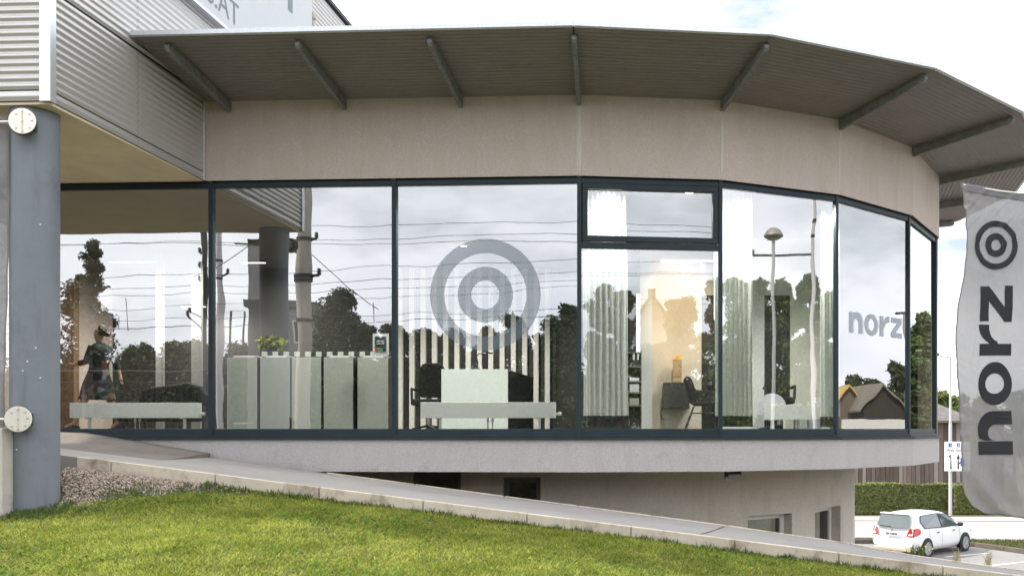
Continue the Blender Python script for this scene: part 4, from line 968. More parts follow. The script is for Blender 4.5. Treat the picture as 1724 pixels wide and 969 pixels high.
# radiators
def radiator(px0, px1, y0, y1, d, label, dz=0):
    a, b = P(px0, y1, d), P(px1, y0, d); t = thing('radiator', label, 'radiator', ((a.x + b.x) / 2, d, FLZ), 'low bench radiators behind the glass')
    MB().box(a.x, b.x, d, d + 0.012, a.z, b.z).build('front_panel', rad_m, t, bevel=0.003)
    MB().box(a.x, b.x, d + 0.08, d + 0.09, a.z, b.z).build('back_panel', rad_m, t)
    m = MB()
    for k in range(24):
        x = a.x + (b.x - a.x) * (k + 0.5) / 24; m.box(x - 0.004, x + 0.004, d + 0.013, d + 0.079, a.z + 0.01, b.z - 0.005)
    m.build('convector_fins', rad_m, t)['kind'] = 'stuff'
    for f_ in (0.14, 0.88):
        x = a.x + (b.x - a.x) * f_
        m = MB(); m.box(x - 0.014, x + 0.014, d + 0.03, d + 0.06, FLZ, a.z); m.box(x - 0.05, x + 0.014, d + 0.02, d + 0.07, a.z - 0.012, a.z - 0.001); m.build('foot', rad_m, t)
    for f_ in (0.495, 0.53):
        x = a.x + (b.x - a.x) * f_
        m = MB(); m.tube([(x, d + 0.045, FLZ), (x, d + 0.045, a.z)], 0.008, 8); m.lathe([(0.016, 0), (0.016, 0.035)], (x, d + 0.045, a.z - 0.05), 8); m.build('pipe', steel, t)
    m = MB(); m.lathe([(0.012, 0), (0.012, 0.025), (0.022, 0.03), (0.022, 0.06), (0.015, 0.07)], (b.x, d + 0.04, a.z + 0.05), 12, (1, 0, 0)); m.build('thermostat', rad_m, t)
radiator(117, 334, 677.5, 703, 11.5, 'long low white radiator behind the leftmost window bay')
radiator(708, 935, 676.5, 703, 11.25, 'long low white radiator in front of the reception desk')
radiator(1287, 1396, 680.5, 706, 11.8, 'low white radiator behind the curtained window with the round disc')

# cabinets
for k, (p0, p1) in enumerate(((382, 432), (438, 487.5), (491, 540), (545, 594), (602, 653))):
    d = 11.35; nm = ['leftmost', 'second from left', 'middle', 'fourth from left', 'rightmost'][k]
    t = thing('cabinet', f'grey green low cabinet, {nm} of five in the second bay', 'cabinet', (X((p0 + p1) / 2, d), d + 0.2, FLZ), 'row of five low cabinets')
    x0, x1 = X(p0, d), X(p1, d); zt = (HY - 601) / F * d
    MB().box(x0, x1, d, d + 0.018, FLZ + 0.02, zt).build('door', grey_cab, t, bevel=0.002)
    MB().box(x0 - 0.01, x1 + 0.01, d + 0.019, d + 0.42, FLZ, zt - 0.004).build('carcass', dark_in, t)
    if k != 2:
        q = thing('paper_stack', f'stack of white papers on the {nm} cabinet', 'paper', (x0 + 0.1, d + 0.1, zt), 'papers on the cabinets')
        for j in range(3): MB().box(x0 + 0.05 + 0.01 * j, x1 - 0.06 + 0.012 * j, d + 0.03, d + 0.25, zt + j * 0.009 - 0.003, zt + j * 0.009 + 0.005).build('sheet', paper, q)
# low bench of sample tiles behind the cabinets
t = thing('sample_shelf', 'dark shelf of small pale samples behind the cabinets', 'shelf', (X(545, 11.9), 12.0, FLZ)); d = 11.95
MB().box(X(436, d), X(657, d), d + 0.02, d + 0.3, FLZ, (HY - 590) / F * d).build('shelf_body', dark_in, t)
for k in range(12):
    xc = 445 + k * 18.3; MB().box(X(xc - 4.5, d), X(xc + 4.5, d), d, d + 0.015, (HY - 600) / F * d, (HY - 591.5) / F * d).build('sample', grey_cab, t)
# framed notice at the glass
t = thing('framed_notice', 'small framed notice standing on the rightmost cabinet by the mullion', 'notice', P(640, 598, 11.2)); d = 11.2
MB().box(X(627, d), X(654, d), d + 0.012, d + 0.02, (HY - 597.5) / F * d, (HY - 561) / F * d).build('frame', paper, t)
MB().box(X(631, d), X(649.5, d), d + 0.008, d + 0.011, (HY - 584.5) / F * d, (HY - 566) / F * d).build('print', M('print_dark', (0.02, 0.03, 0.03), 0.6), t)
for q, (p0, p1, cc_) in enumerate(((631, 636.5, (0.55, 0.08, 0.05)), (637.5, 643, (0.05, 0.35, 0.12)), (644, 649.5, (0.03, 0.035, 0.04)))):
    MB().box(X(p0, d), X(p1, d), d + 0.008, d + 0.011, (HY - 591) / F * d, (HY - 585.3) / F * d).build('badge', M(f'badge{q}', cc_, 0.6), t)
# two short lines of lettering, too small to read in the photograph
for q in range(2):
    mm = MB()
    for k in range(6):
        x0 = 633.5 + k * 2.3; mm.box(X(x0, d), X(x0 + 1.5, d), d + 0.0045, d + 0.0075, (HY - 575 - q * 4) / F * d, (HY - 572.6 - q * 4 - (k % 3 == 0)) / F * d)
    mm.build('lettering', paper, t)['kind'] = 'stuff'

# plant on the cabinets
def leaf_cloud(n, c, rad, size, seed, aspect=2.2):
    r_ = np.random.default_rng(seed); p = r_.normal(0, 1, (n, 3)); p /= np.linalg.norm(p, axis=1)[:, None]; p *= (r_.uniform(0, 1, n) ** 0.4)[:, None]
    p = p * np.array(rad) + np.array(c)
    a = r_.normal(0, 1, (n, 3)); a /= np.linalg.norm(a, axis=1)[:, None]; b = np.cross(a, r_.normal(0, 1, (n, 3))); b /= np.linalg.norm(b, axis=1)[:, None]
    s = (size * r_.uniform(0.6, 1.4, n))[:, None]
    v = np.stack([p - a * s, p + b * s / aspect, p + a * s, p - b * s / aspect], 1)
    return v.reshape(-1, 3), np.arange(4 * n).reshape(-1, 4)
t = thing('potted_plant', 'leafy plant on the cabinets before the dark post', 'plant', P(457, 598, 12.4)); c_ = P(457, 578, 12.5)
v, f = leaf_cloud(140, c_, (0.20, 0.12, 0.10), 0.06, 3); np_mesh('foliage', v, f, M('leaf_yellow', (0.22, 0.24, 0.03), 0.5, island=0.5), t)
MB().lathe([(0.07, 0), (0.09, 0.12), (0.0, 0.11)], P(457, 600, 12.5), 14).build('pot', black_m, t)
# reception desk, lamp, chair
t = thing('reception_desk', 'pale reception desk with black side before the striped wall', 'desk', (X(800, 13.2), 13.6, FLZ)); d = 13.2; zt = (HY - 621) / F * d
MB().box(X(743, d), X(855, d), d, d + 0.03, FLZ, zt).build('front_panel', desk_m, t, bevel=0.003)
m = MB(); xb = X(855, d); m.hexa([(xb - 0.02, d + 0.031, FLZ), (xb, d + 0.031, FLZ), (xb + 0.12, d + 2.1, FLZ), (xb + 0.1, d + 2.1, FLZ)], [(xb - 0.02, d + 0.031, zt - 0.004), (xb, d + 0.031, zt - 0.004), (xb + 0.12, d + 2.1, zt - 0.004), (xb + 0.1, d + 2.1, zt - 0.004)]); m.build('side_panel', black_m, t)
MB().box(X(743, d), xb - 0.022, d + 0.031, d + 0.7, zt - 0.05, zt - 0.004).build('desk_top', desk_m, t)
t = thing('desk_lamp', 'thin black bent desk lamp on the reception desk', 'lamp', P(803, 621, 13.5)); q = [P(804, 621, 13.5), P(804, 608, 13.5), P(802, 600, 13.5), P(806, 595, 13.5), P(828, 594, 13.5)]
MB().tube(q, 0.010, 7).build('arm', black_m, t); MB().lathe([(0.04, 0), (0.04, 0.012), (0.012, 0.02)], P(804, 621, 13.5), 12).build('base', black_m, t)
MB().obox(P(824, 594, 13.5), (1, 0, 0), (0, 1, 0), (0, 0, 1), 0.045, 0.02, 0.01).build('lamp_shade', black_m, t)

def office_chair(px0, px1, pyt, pyb, d, label, rot=0.0):
    t = thing('desk_chair', label, 'chair', (X((px0 + px1) / 2, d), d, FLZ), None)
    xc = X((px0 + px1) / 2, d); hw = (X(px1, d) - X(px0, d)) / 2; zt = (HY - pyt) / F * d; zb = (HY - pyb) / F * d
    # rounded back
    pts = []; 
    m = MB(); prof = [(-hw * 0.8, zb), (-hw, zb + 0.1), (-hw * 0.95, zt - 0.12), (-hw * 0.7, zt - 0.02), (-hw * 0.4, zt), (hw * 0.4, zt), (hw * 0.7, zt - 0.02), (hw * 0.95, zt - 0.12), (hw, zb + 0.1), (hw * 0.8, zb)]
    m.hexa([(xc + a_, d + 0.20, z) for a_, z in prof], [(xc + a_, d + 0.28, z) for a_, z in prof]); m.build('backrest', black_fab, t, bevel=0.02)
    MB().box(xc - hw * 1.02, xc + hw * 1.02, d - 0.25, d + 0.2, 0.36, 0.46).build('seat', black_fab, t, bevel=0.03)
    for s in (-1, 1):
        m = MB(); m.tube([(xc + s * hw * 1.05, d + 0.2, 0.60), (xc + s * hw * 1.1, d - 0.1, 0.62), (xc + s * hw * 1.05, d - 0.12, 0.42)], 0.02, 8); m.build('armrest', black_m, t)
    MB().tube([(xc, d, 0.36), (xc, d, 0.05)], 0.03, 10).build('stem', steel, t)
    for k in range(5):
        a_ = 2 * math.pi * k / 5 + 0.3; MB().tube([(xc, d, 0.06), (xc + 0.3 * math.cos(a_), d + 0.3 * math.sin(a_), 0.0)], 0.018, 6).build('leg', black_m, t)
    return t
office_chair(698, 746, 609, 668, 14.2, 'black padded desk chair left of the reception desk')
office_chair(1290, 1334, 632, 690, 13.3, 'black desk chair behind the round disc in the right window')

# dark sofa in the left bay
t = thing('sofa', 'dark rounded sofa behind the radiator in the leftmost bay', 'sofa', (X(260, 14.3), 14.5, FLZ)); d = 14.2
pr = [(206, 700), (206, 668), (211, 655), (220, 650), (262, 645), (290, 641), (312, 648), (324, 664), (327, 684), (322, 700)]
m = MB(); m.hexa([P(a_, b_, d) + Vector((0, 0.45, 0)) for a_, b_ in pr], [P(a_, b_, d) + Vector((0, 0.62, 0)) for a_, b_ in pr]); m.build('backrest', black_fab, t, bevel=0.03)
MB().box(X(206, d), X(327, d), d - 0.2, d + 0.44, 0.12, 0.36).build('seat', black_fab, t, bevel=0.04)
for px_ in (214, 316):
    for dy in (-0.15, 0.5): MB().tube([(X(px_, d), d + dy, 0.12), (X(px_, d), d + dy, FLZ)], 0.016, 7).build('leg', black_m, t)

# curtains
def curtain(i, px0, px1, back, label, zt=2.86, zb=0.03, waves=9, flare=0.0):
    pa, pb = on_facet(i, px0, 700), on_facet(i, px1, 700); n = Vector((*NRM(i), 0)); u = (pb - pa); u.z = 0; ln = u.length; u.normalize()
    a0 = Vector((pa.x, pa.y, 0)) - n * back
    t = thing('curtain', label, 'curtain', (a0.x, a0.y, FLZ), 'floor length curtains')
    def S(s, z):
        k = (z - zb) / (zt - zb); amp = 0.020 + 0.012 * (1 - k)
        w_ = math.sin(2 * math.pi * waves * s + 0.8 * math.sin(5 * s) + 0.5 * (1 - k) * math.sin(9 * s)) + 0.25 * math.sin(4 * math.pi * waves * s + 1)
        ss = s + flare * (1 - k) * s + 0.01 * math.sin(3 * z + 9 * s)
        return a0 + u * (ss * ln) - n * (amp * w_) + Vector((0, 0, z))
    nS = waves * 12
    m = MB(); m.grid([[S(q / nS, z) for q in range(nS + 1)] for z in np.linspace(zb + 0.13, zt, 24)]); o = m.build('drape', curtain_m, t, recalc=False); o.data.polygons.foreach_set('use_smooth', [True] * len(o.data.polygons))
    m = MB(); m.grid([[S(q / nS, z) for q in range(nS + 1)] for z in (zb, zb + 0.065, zb + 0.13)]); o = m.build('hem', hem_m, t, recalc=False); o.data.polygons.foreach_set('use_smooth', [True] * len(o.data.polygons))
    MB().tube([a0 + Vector((0, 0, zt + 0.015)) - u * 0.05, a0 + u * (ln + 0.05) + Vector((0, 0, zt + 0.015))], 0.012, 6).build('rail', white_in, t)
curtain(1, 984, 1058, 0.30, 'pale green curtain behind the window with the opening sash', waves=8, flare=0.06)
curtain(2, 1222, 1284, 0.25, 'pale green curtain left of the round disc', waves=8)
curtain(3, 1416, 1444, 0.30, 'narrow pale curtain beside the lettered window', waves=6)

# bookshelf, console, wooden lamp, wire chair, flowers
t = thing('bookshelf', 'narrow dark bookshelf behind the curtain edge', 'shelf', (X(1070, 13.4), 13.4, FLZ)); d = 13.35
for z in (FLZ, 0.33, 0.52, 0.68, 0.90, 1.10): MB().box(X(1056, d), X(1079, d), d, d + 0.3, z, z + 0.02).build('shelf_board', M('shelf_grey', (0.12, 0.12, 0.11), 0.6), t)
MB().box(X(1056, d), X(1079, d), d + 0.301, d + 0.32, FLZ, 1.12).build('back_panel', dark_in, t)
MB().box(X(1079, d) + 0.001, X(1080.2, d), d, d + 0.32, FLZ, 1.14).build('side_panel', M('shelf_grey', (0, 0, 0)), t)
for k, (z, h, cc_) in enumerate(((0.54, 0.12, (0.5, 0.52, 0.5)), (0.70, 0.05, (0.7, 0.7, 0.68)), (0.35, 0.1, (0.3, 0.28, 0.25)), (0.92, 0.12, (0.03, 0.03, 0.03)))):
    o = MB().box(X(1060, d), X(1076, d), d + 0.03, d + 0.22, z + 0.001, z + h).build('storage_box', M(f'storage{k}', cc_, 0.6)); rebase(o); tag(o, ['grey box on the middle shelf', 'white folder pile on the upper shelf', 'brown box on the low shelf', 'black box on the top shelf'][k] + ' of the narrow bookshelf', 'box')
for k, px_ in enumerate((1067, 1074)):
    m = MB(); m.lathe([(0.014, 0), (0.016, 0.05), (0.018, 0.07), (0.010, 0.075), (0.016, 0.09)], P(px_, 605.5, 13.3) , 10); o = m.build('glass_jar', M('jar_clear', (0.7, 0.7, 0.68), 0.15)); rebase(o); tag(o, ['left', 'right'][k] + ' small jar on top of the narrow bookshelf', 'jar')
t = thing('wall_console', 'black box console hung on the warmly lit wall', 'console', P(1138, 687, 13.7)); d = 13.7
MB().box(X(1117, d), X(1161, d), d, 14.098, (HY - 687) / F * d, (HY - 643.5) / F * d).build('carcass', M('console_black', (0.035, 0.033, 0.03), 0.6, var=0.3, vscale=6), t, bevel=0.004)
MB().tube([P(1117, 682, 13.9), P(1112, 695, 14.05), P(1114, 704, 14.08), P(1118, 706, 14.08)], 0.006, 6).build('cable', black_m, t)
t = thing('wooden_lamp', 'perforated pale wooden block lamp with glowing top on the console', 'lamp', P(1140, 643, 13.85)); d = 13.85
MB().box(X(1133, d), X(1147.5, d), d - 0.06, d + 0.06, (HY - 634) / F * d, (HY - 605) / F * d).build('body', wood_pale, t, bevel=0.003)
MB().box(X(1134, d), X(1147, d), d - 0.055, d + 0.055, (HY - 643) / F * d, (HY - 634.6) / F * d).build('foot', wood_pale, t)
for (a_, b_) in ((1136, 607), (1144, 615), (1146, 618), (1143, 624), (1138, 629), (1145, 628)):
    MB().lathe([(0.0, 0), (0.007, 0), (0.007, 0.002)], P(a_, b_, d - 0.0608), 8, (0, -1, 0)).build('hole', black_m, t)
v, f = leaf_cloud(24, P(1140, 602, d), (0.045, 0.04, 0.03), 0.025, 8, 1.3); np_mesh('glow_chips', v, f, M('glow_amber', (1.0, 0.42, 0.06), 0.5, emit=0.5), t)
t = thing('wire_chair', 'black shell chair on thin wire legs by the console', 'chair', P(1178, 722, 12.7)); d = 12.7
def Cp(px_, py_, dy=0): return P(px_, py_, d) + Vector((0, dy, 0))
sh = [(1151, 637), (1155, 634), (1161, 635), (1166, 645), (1170, 657), (1190, 657), (1206, 660), (1206, 681), (1170, 683), (1163, 678), (1157, 664)]
m = MB(); m.hexa([Cp(a_, b_, -0.2) for a_, b_ in sh], [Cp(a_, b_, 0.22) for a_, b_ in sh]); m.build('seat_shell', black_fab, t, bevel=0.025)
for dy in (-0.18, 0.2):
    MB().tube([Cp(1168, 684, dy * .6), Cp(1154, 723, dy)], 0.008, 6).build('leg', black_m, t); MB().tube([Cp(1200, 682, dy * .6), Cp(1207, 723, dy)], 0.008, 6).build('leg', black_m, t)
    MB().tube([Cp(1163, 695, dy * .85), Cp(1203, 695, dy * .85)], 0.007, 6).build('stretcher', black_m, t)
t = thing('dried_flowers', 'pale bunch of dried flowers before the black inner door', 'plant', P(1196, 626, 13.0)); 
v, f = leaf_cloud(160, P(1196, 602, 13.0), (0.085, 0.06, 0.10), 0.022, 5, 1.2); np_mesh('flower_heads', v, f, M('flower_grey', (0.42, 0.42, 0.40), 0.8, island=0.4), t)
m = MB()
for k in range(7): m.tube([P(1194 + k * 0.6, 640, 13.0), P(1190 + k * 2.2, 606, 13.0) + Vector((0, 0.03 * (k % 3), 0))], 0.003, 4)
m.build('stems', M('stem_green', (0.08, 0.09, 0.05), 0.8), t)
MB().lathe([(0.05, -0.17), (0.06, -0.05), (0.03, 0.0), (0.035, 0.02)], P(1196, 642, 13.0), 14).build('vase', black_m, t)
t = thing('plant_stand', 'black plant stand under the dried flowers', 'stand', P(1196, 724, 13.0))
MB().box(X(1184, 13), X(1208, 13), 12.86, 13.14, 0.48, 0.50).build('top', black_m, t)
for a_ in (1185, 1207):
    for y_ in (12.87, 13.13): MB().tube([(X(a_, 13), y_, 0.48), (X(a_, 13), y_, FLZ)], 0.008, 6).build('leg', black_m, t)
t = thing('strip_lamp', 'thin upright lit strip lamp beside the black inner door', 'lamp', P(1203, 540, 13.6))
MB().tube([P(1203, 424, 13.6), P(1203, 538, 13.6)], 0.008, 8).build('tube', M('lamp_cool', (0.95, 1.0, 0.98), 0.5, emit=2.2), t)
MB().tube([P(1203, 418, 13.6), P(1203, 423.5, 13.6)], 0.012, 8).build('cap', black_m, t)
# round disc and boxes in the right window
t = thing('round_disc', 'pale round table top leaning behind the third radiator', 'disc', P(1300, 722, 11.9)); nn = Vector((0, -1, 0.15))
MB().lathe([(0.0, 0), (0.17, 0), (0.178, 0.006), (0.178, 0.02), (0.0, 0.02)], P(1300, 685, 11.85), 40, nn).build('plate', M('disc_grey', (0.55, 0.56, 0.60), 0.5), t)
for k, (p0, p1, y0, cc_) in enumerate(((1322, 1336, 688, (0.66, 0.68, 0.66)), (1338, 1357, 692, (0.60, 0.66, 0.65)), (1362, 1372, 676, (0.72, 0.74, 0.74)), (1374, 1397, 669, (0.74, 0.76, 0.78)), (1397, 1406, 695, (0.45, 0.30, 0.32)))):
    d = 12.0 + 0.05 * k; o = MB().box(X(p0, d), X(p1, d), d, d + 0.18, FLZ, (HY - y0) / F * d).build('storage_box', M(f'carton{k}', cc_, 0.7), None, bevel=0.004); rebase(o)
    tag(o, ['white box right of the round disc', 'wide pale box behind the third radiator', 'narrow tall white box behind the third radiator', 'large white box at the right end of the third radiator', 'reddish box right of the third radiator'][k], 'box')

# ------------------------------------------------------------------ person walking in the left bay
PD = 14.1
def Q(px_, py_, dy=0.0): v = P(px_, py_, PD); return Vector((v.x, v.y + dy, v.z))
pt = thing('person', 'person in dark flowered dress and black white-soled shoes walking left inside', 'person', Q(165, 727))
joints = {'pelvis': (Q(166, 638), .115, .10), 'waist': (Q(167, 618), .105, .085), 'chest': (Q(168, 596), .125, .095), 'neck0': (Q(169, 580), .06, .055), 'neck': (Q(168.5, 576), .048, .046), 'jaw': (Q(166, 571), .066, .060), 'head': (Q(167.5, 560), .088, .078), 'crown': (Q(168.5, 551.5), .062, .058),
          'hipL': (Q(164, 645, -.08), .085, .085), 'kneeL': (Q(146, 676, -.09), .056, .056), 'calfL': (Q(141, 689, -.09), .052, .050), 'ankL': (Q(131, 713, -.09), .034, .034), 'toeL': (Q(115, 719.5, -.10), .030, .026),
          'hipR': (Q(169, 645, .08), .085, .085), 'kneeR': (Q(182, 676, .08), .056, .056), 'calfR': (Q(187, 689, .08), .052, .050), 'ankR': (Q(196, 710, .08), .034, .034), 'toeR': (Q(183, 719.5, .07), .030, .026),
          'shL': (Q(166, 586, -.15), .055, .055), 'elL': (Q(158, 610, -.20), .040, .040), 'wrL': (Q(138, 615, -.18), .027, .027), 'haL': (Q(131, 614, -.17), .030, .020),
          'shR': (Q(171, 586, .15), .055, .055), 'elR': (Q(184, 610, .19), .040, .040), 'wrR': (Q(191, 630, .18), .027, .027), 'haR': (Q(193, 638, .17), .028, .022)}
edges = [('pelvis', 'waist'), ('waist', 'chest'), ('chest', 'neck0'), ('neck0', 'neck'), ('neck', 'jaw'), ('jaw', 'head'), ('head', 'crown')]
for s_ in 'LR': edges += [('pelvis', 'hip' + s_), ('hip' + s_, 'knee' + s_), ('knee' + s_, 'calf' + s_), ('calf' + s_, 'ank' + s_), ('ank' + s_, 'toe' + s_), ('chest', 'sh' + s_), ('sh' + s_, 'el' + s_), ('el' + s_, 'wr' + s_), ('wr' + s_, 'ha' + s_)]
# fingers
for s_, dx in (('L', -1), ('R', 0.3)):
    h = joints['ha' + s_][0]
    for k, ln in enumerate((0.055, 0.065, 0.07, 0.06)):
        o1 = h + Vector((dx * 0.03, (k - 1.5) * 0.017, -0.012 if s_ == 'L' else -0.04)); o2 = o1 + Vector((dx * ln * 0.7, 0, -ln * 0.45))
        joints[f'f{s_}{k}a'] = (o1, .0095, .0095); joints[f'f{s_}{k}b'] = (o2, .008, .008); edges += [('ha' + s_, f'f{s_}{k}a'), (f'f{s_}{k}a', f'f{s_}{k}b')]
    th = h + Vector((dx * 0.02, -0.035, 0.012)); joints[f't{s_}'] = (th, .010, .010); edges.append(('ha' + s_, f't{s_}'))
names = list(joints); me = bpy.data.meshes.new('body'); me.from_pydata([tuple(joints[k][0]) for k in names], [(names.index(a), names.index(b)) for a, b in edges], [])
skin_m = M('skin', (0.50, 0.30, 0.21), 0.55); me.materials.append(skin_m)
body = link('body', me, pt); md = body.modifiers.new('skin', 'SKIN'); md.use_smooth_shade = True
if me.skin_vertices:
    for k, nm in enumerate(names):
        me.skin_vertices[0].data[k].radius = joints[nm][1:]; me.skin_vertices[0].data[k].use_root = (nm == 'pelvis')
body.modifiers.new('sub', 'SUBSURF').render_levels = 2; body.modifiers['sub'].levels = 1
# nose, hair, dress, shoes
MB().lathe([(0.012, 0), (0.010, 0.012), (0.003, 0.022)], Q(159, 562.5), 8, (-1, 0, -0.25)).build('nose', skin_m, pt, smooth=True)
for dy in (-.032, .032): MB().lathe([(0.009, 0), (0.007, 0.004), (0.0, 0.006)], Q(159.7, 559.5, dy), 8, (-1, 0, 0)).build('eye', black_m, pt)
MB().obox(Q(159.8, 567.5), (0, 1, 0), (1, 0, 0), (0, 0, 1), 0.022, 0.004, 0.004).build('mouth', M('lips', (0.35, 0.12, 0.10), 0.5), pt)
m = MB(); hc = Q(169.8, 557.5); rows = []
for i_ in range(9):
    th_ = R(-35 + i_ * 15.6); rows.append([hc + Vector((0.104 * math.cos(th_) * math.cos(R(a_)), 0.098 * math.cos(th_) * math.sin(R(a_)), 0.118 * math.sin(th_))) for a_ in range(-84, 85, 14)])
m.grid(rows); hair = m.build('hair', M('hair_brown', (0.055, 0.03, 0.016), 0.7, var=0.4, vscale=60), pt, smooth=True); sm_ = hair.modifiers.new('s', 'SOLIDIFY'); sm_.thickness = 0.012
MB().lathe([(0.0, -0.055), (0.045, -0.03), (0.05, 0.01), (0.02, 0.05)], Q(180.5, 561), 12).build('hair_bun', MATS['hair_brown'], pt, smooth=True)
dress_m = bpy.data.materials.new('dress_flowers'); dress_m.use_nodes = True; _t = dress_m.node_tree; _b = _t.nodes['Principled BSDF']; _b.inputs['Roughness'].default_value = 0.8
_v = N(_t, 'ShaderNodeTexVoronoi'); _v.inputs['Scale'].default_value = 13; _c = N(_t, 'ShaderNodeTexCoord'); _r = N(_t, 'ShaderNodeValToRGB'); _r.color_ramp.interpolation = 'CONSTANT'
_t.links.new(_c.outputs['Object'], _v.inputs['Vector']); _sep = N(_t, 'ShaderNodeSeparateColor'); _t.links.new(_v.outputs['Color'], _sep.inputs['Color']); _t.links.new(_sep.outputs['Red'], _r.inputs['Fac'])
e_ = _r.color_ramp.elements; e_[0].color = (0.008, 0.010, 0.016, 1); e_[1].position = 0.62; e_[1].color = (0.045, 0.075, 0.10, 1)
for ps, cc_ in ((0.76, (0.16, 0.17, 0.18)), (0.82, (0.13, 0.03, 0.025)), (0.88, (0.16, 0.10, 0.04)), (0.94, (0.02, 0.03, 0.03))): x_ = e_.new(ps); x_.color = (*cc_, 1)
_t.links.new(_r.outputs['Color'], _b.inputs['Base Color'])
def loft(rings, n=28):
    m = MB(); m.grid([[c + Vector((rx * math.cos(2 * math.pi * k / n) * (1 + w_ * math.sin(7 * 2 * math.pi * k / n + ph)), ry * math.sin(2 * math.pi * k / n) * (1 + w_ * math.sin(5 * 2 * math.pi * k / n)), 0.0)) for k in range(n + 1)] for c, rx, ry, w_, ph in rings]); return m
dr = loft([(Q(169, 577), .055, .075, 0, 0), (Q(169, 581), .10, .15, 0, 0), (Q(168.5, 588), .135, .19, 0, 0), (Q(168, 600), .14, .17, .01, 0), (Q(167, 617), .125, .145, .02, 0), (Q(166, 628), .145, .16, .03, .3), (Q(165, 645), .20, .20, .05, .6), (Q(164, 660), .23, .21, .07, 1.0), (Q(164, 672), .26, .22, .10, 1.3)])
dress = dr.build('dress', dress_m, pt, smooth=True)
for s_, a_, b_, c_2 in (('L', 'shL', 'elL', 'wrL'), ('R', 'shR', 'elR', 'wrR')):
    A_, B_, C_ = joints[a_][0], joints[b_][0], joints[c_2][0]
    MB().tube([A_ + (A_ - B_) * 0.05, A_.lerp(B_, 0.5), B_, B_.lerp(C_, 0.55)], [.068, .058, .050, .044], 14).build('sleeve', dress_m, pt, smooth=True)
shoe_m = M('shoe_black', (0.012, 0.012, 0.014), 0.7); sole_m = M('shoe_sole', (0.72, 0.71, 0.68), 0.6)
for s_, tilt in (('L', 0.10), ('R', 0.0)):
    an = joints['ank' + s_][0]; tp = joints['toe' + s_][0]; d_ = (tp - an); d_.z = 0; d_.normalize(); sd_ = Vector((-d_.y, d_.x, 0)); zb = FLZ + 0.003
    prof = [(-.075, 0.0, .034), (-.06, .0, .038), (0.02, 0, .042), (.10, 0, .048), (.16, 0, .044), (.195, 0, .025)]
    sole = MB(); up = MB()
    ring_b = [an.xy + d_.xy * x - sd_.xy * w_ for x, _, w_ in prof] + [an.xy + d_.xy * x + sd_.xy * w_ for x, _, w_ in reversed(prof)]
    tz = lambda q: tilt * max(0, (q - an.xy).dot(d_.xy) + .07) * 0.6
    sole.hexa([(*q, zb + tz(q)) for q in ring_b], [(*q, zb + 0.03 + tz(q)) for q in ring_b]); sole.build('shoe_sole', sole_m, pt)
    hts = [.09, .10, .095, .07, .055, .045]; m = MB()
    rows = []
    for (x, _, w_), h_ in zip(prof, hts):
        c2 = an.xy + d_.xy * x; b0 = zb + 0.031 + tz(c2); rows.append([(*(c2 + sd_.xy * (w_ * .95 * math.cos(R(q)))), b0 + (h_ - .03) * math.sin(R(q))) for q in range(0, 181, 20)])
    m.grid(rows); m.poly(rows[0]); m.poly(rows[-1]); m.build('shoe_upper', shoe_m, pt, smooth=True)
    MB().obox(Vector((*(an.xy + d_.xy * 0.02 - sd_.xy * .044), zb + .055)), d_, sd_, (0, 0, 1), .045, .002, .006).build('shoe_stripe', sole_m, pt)

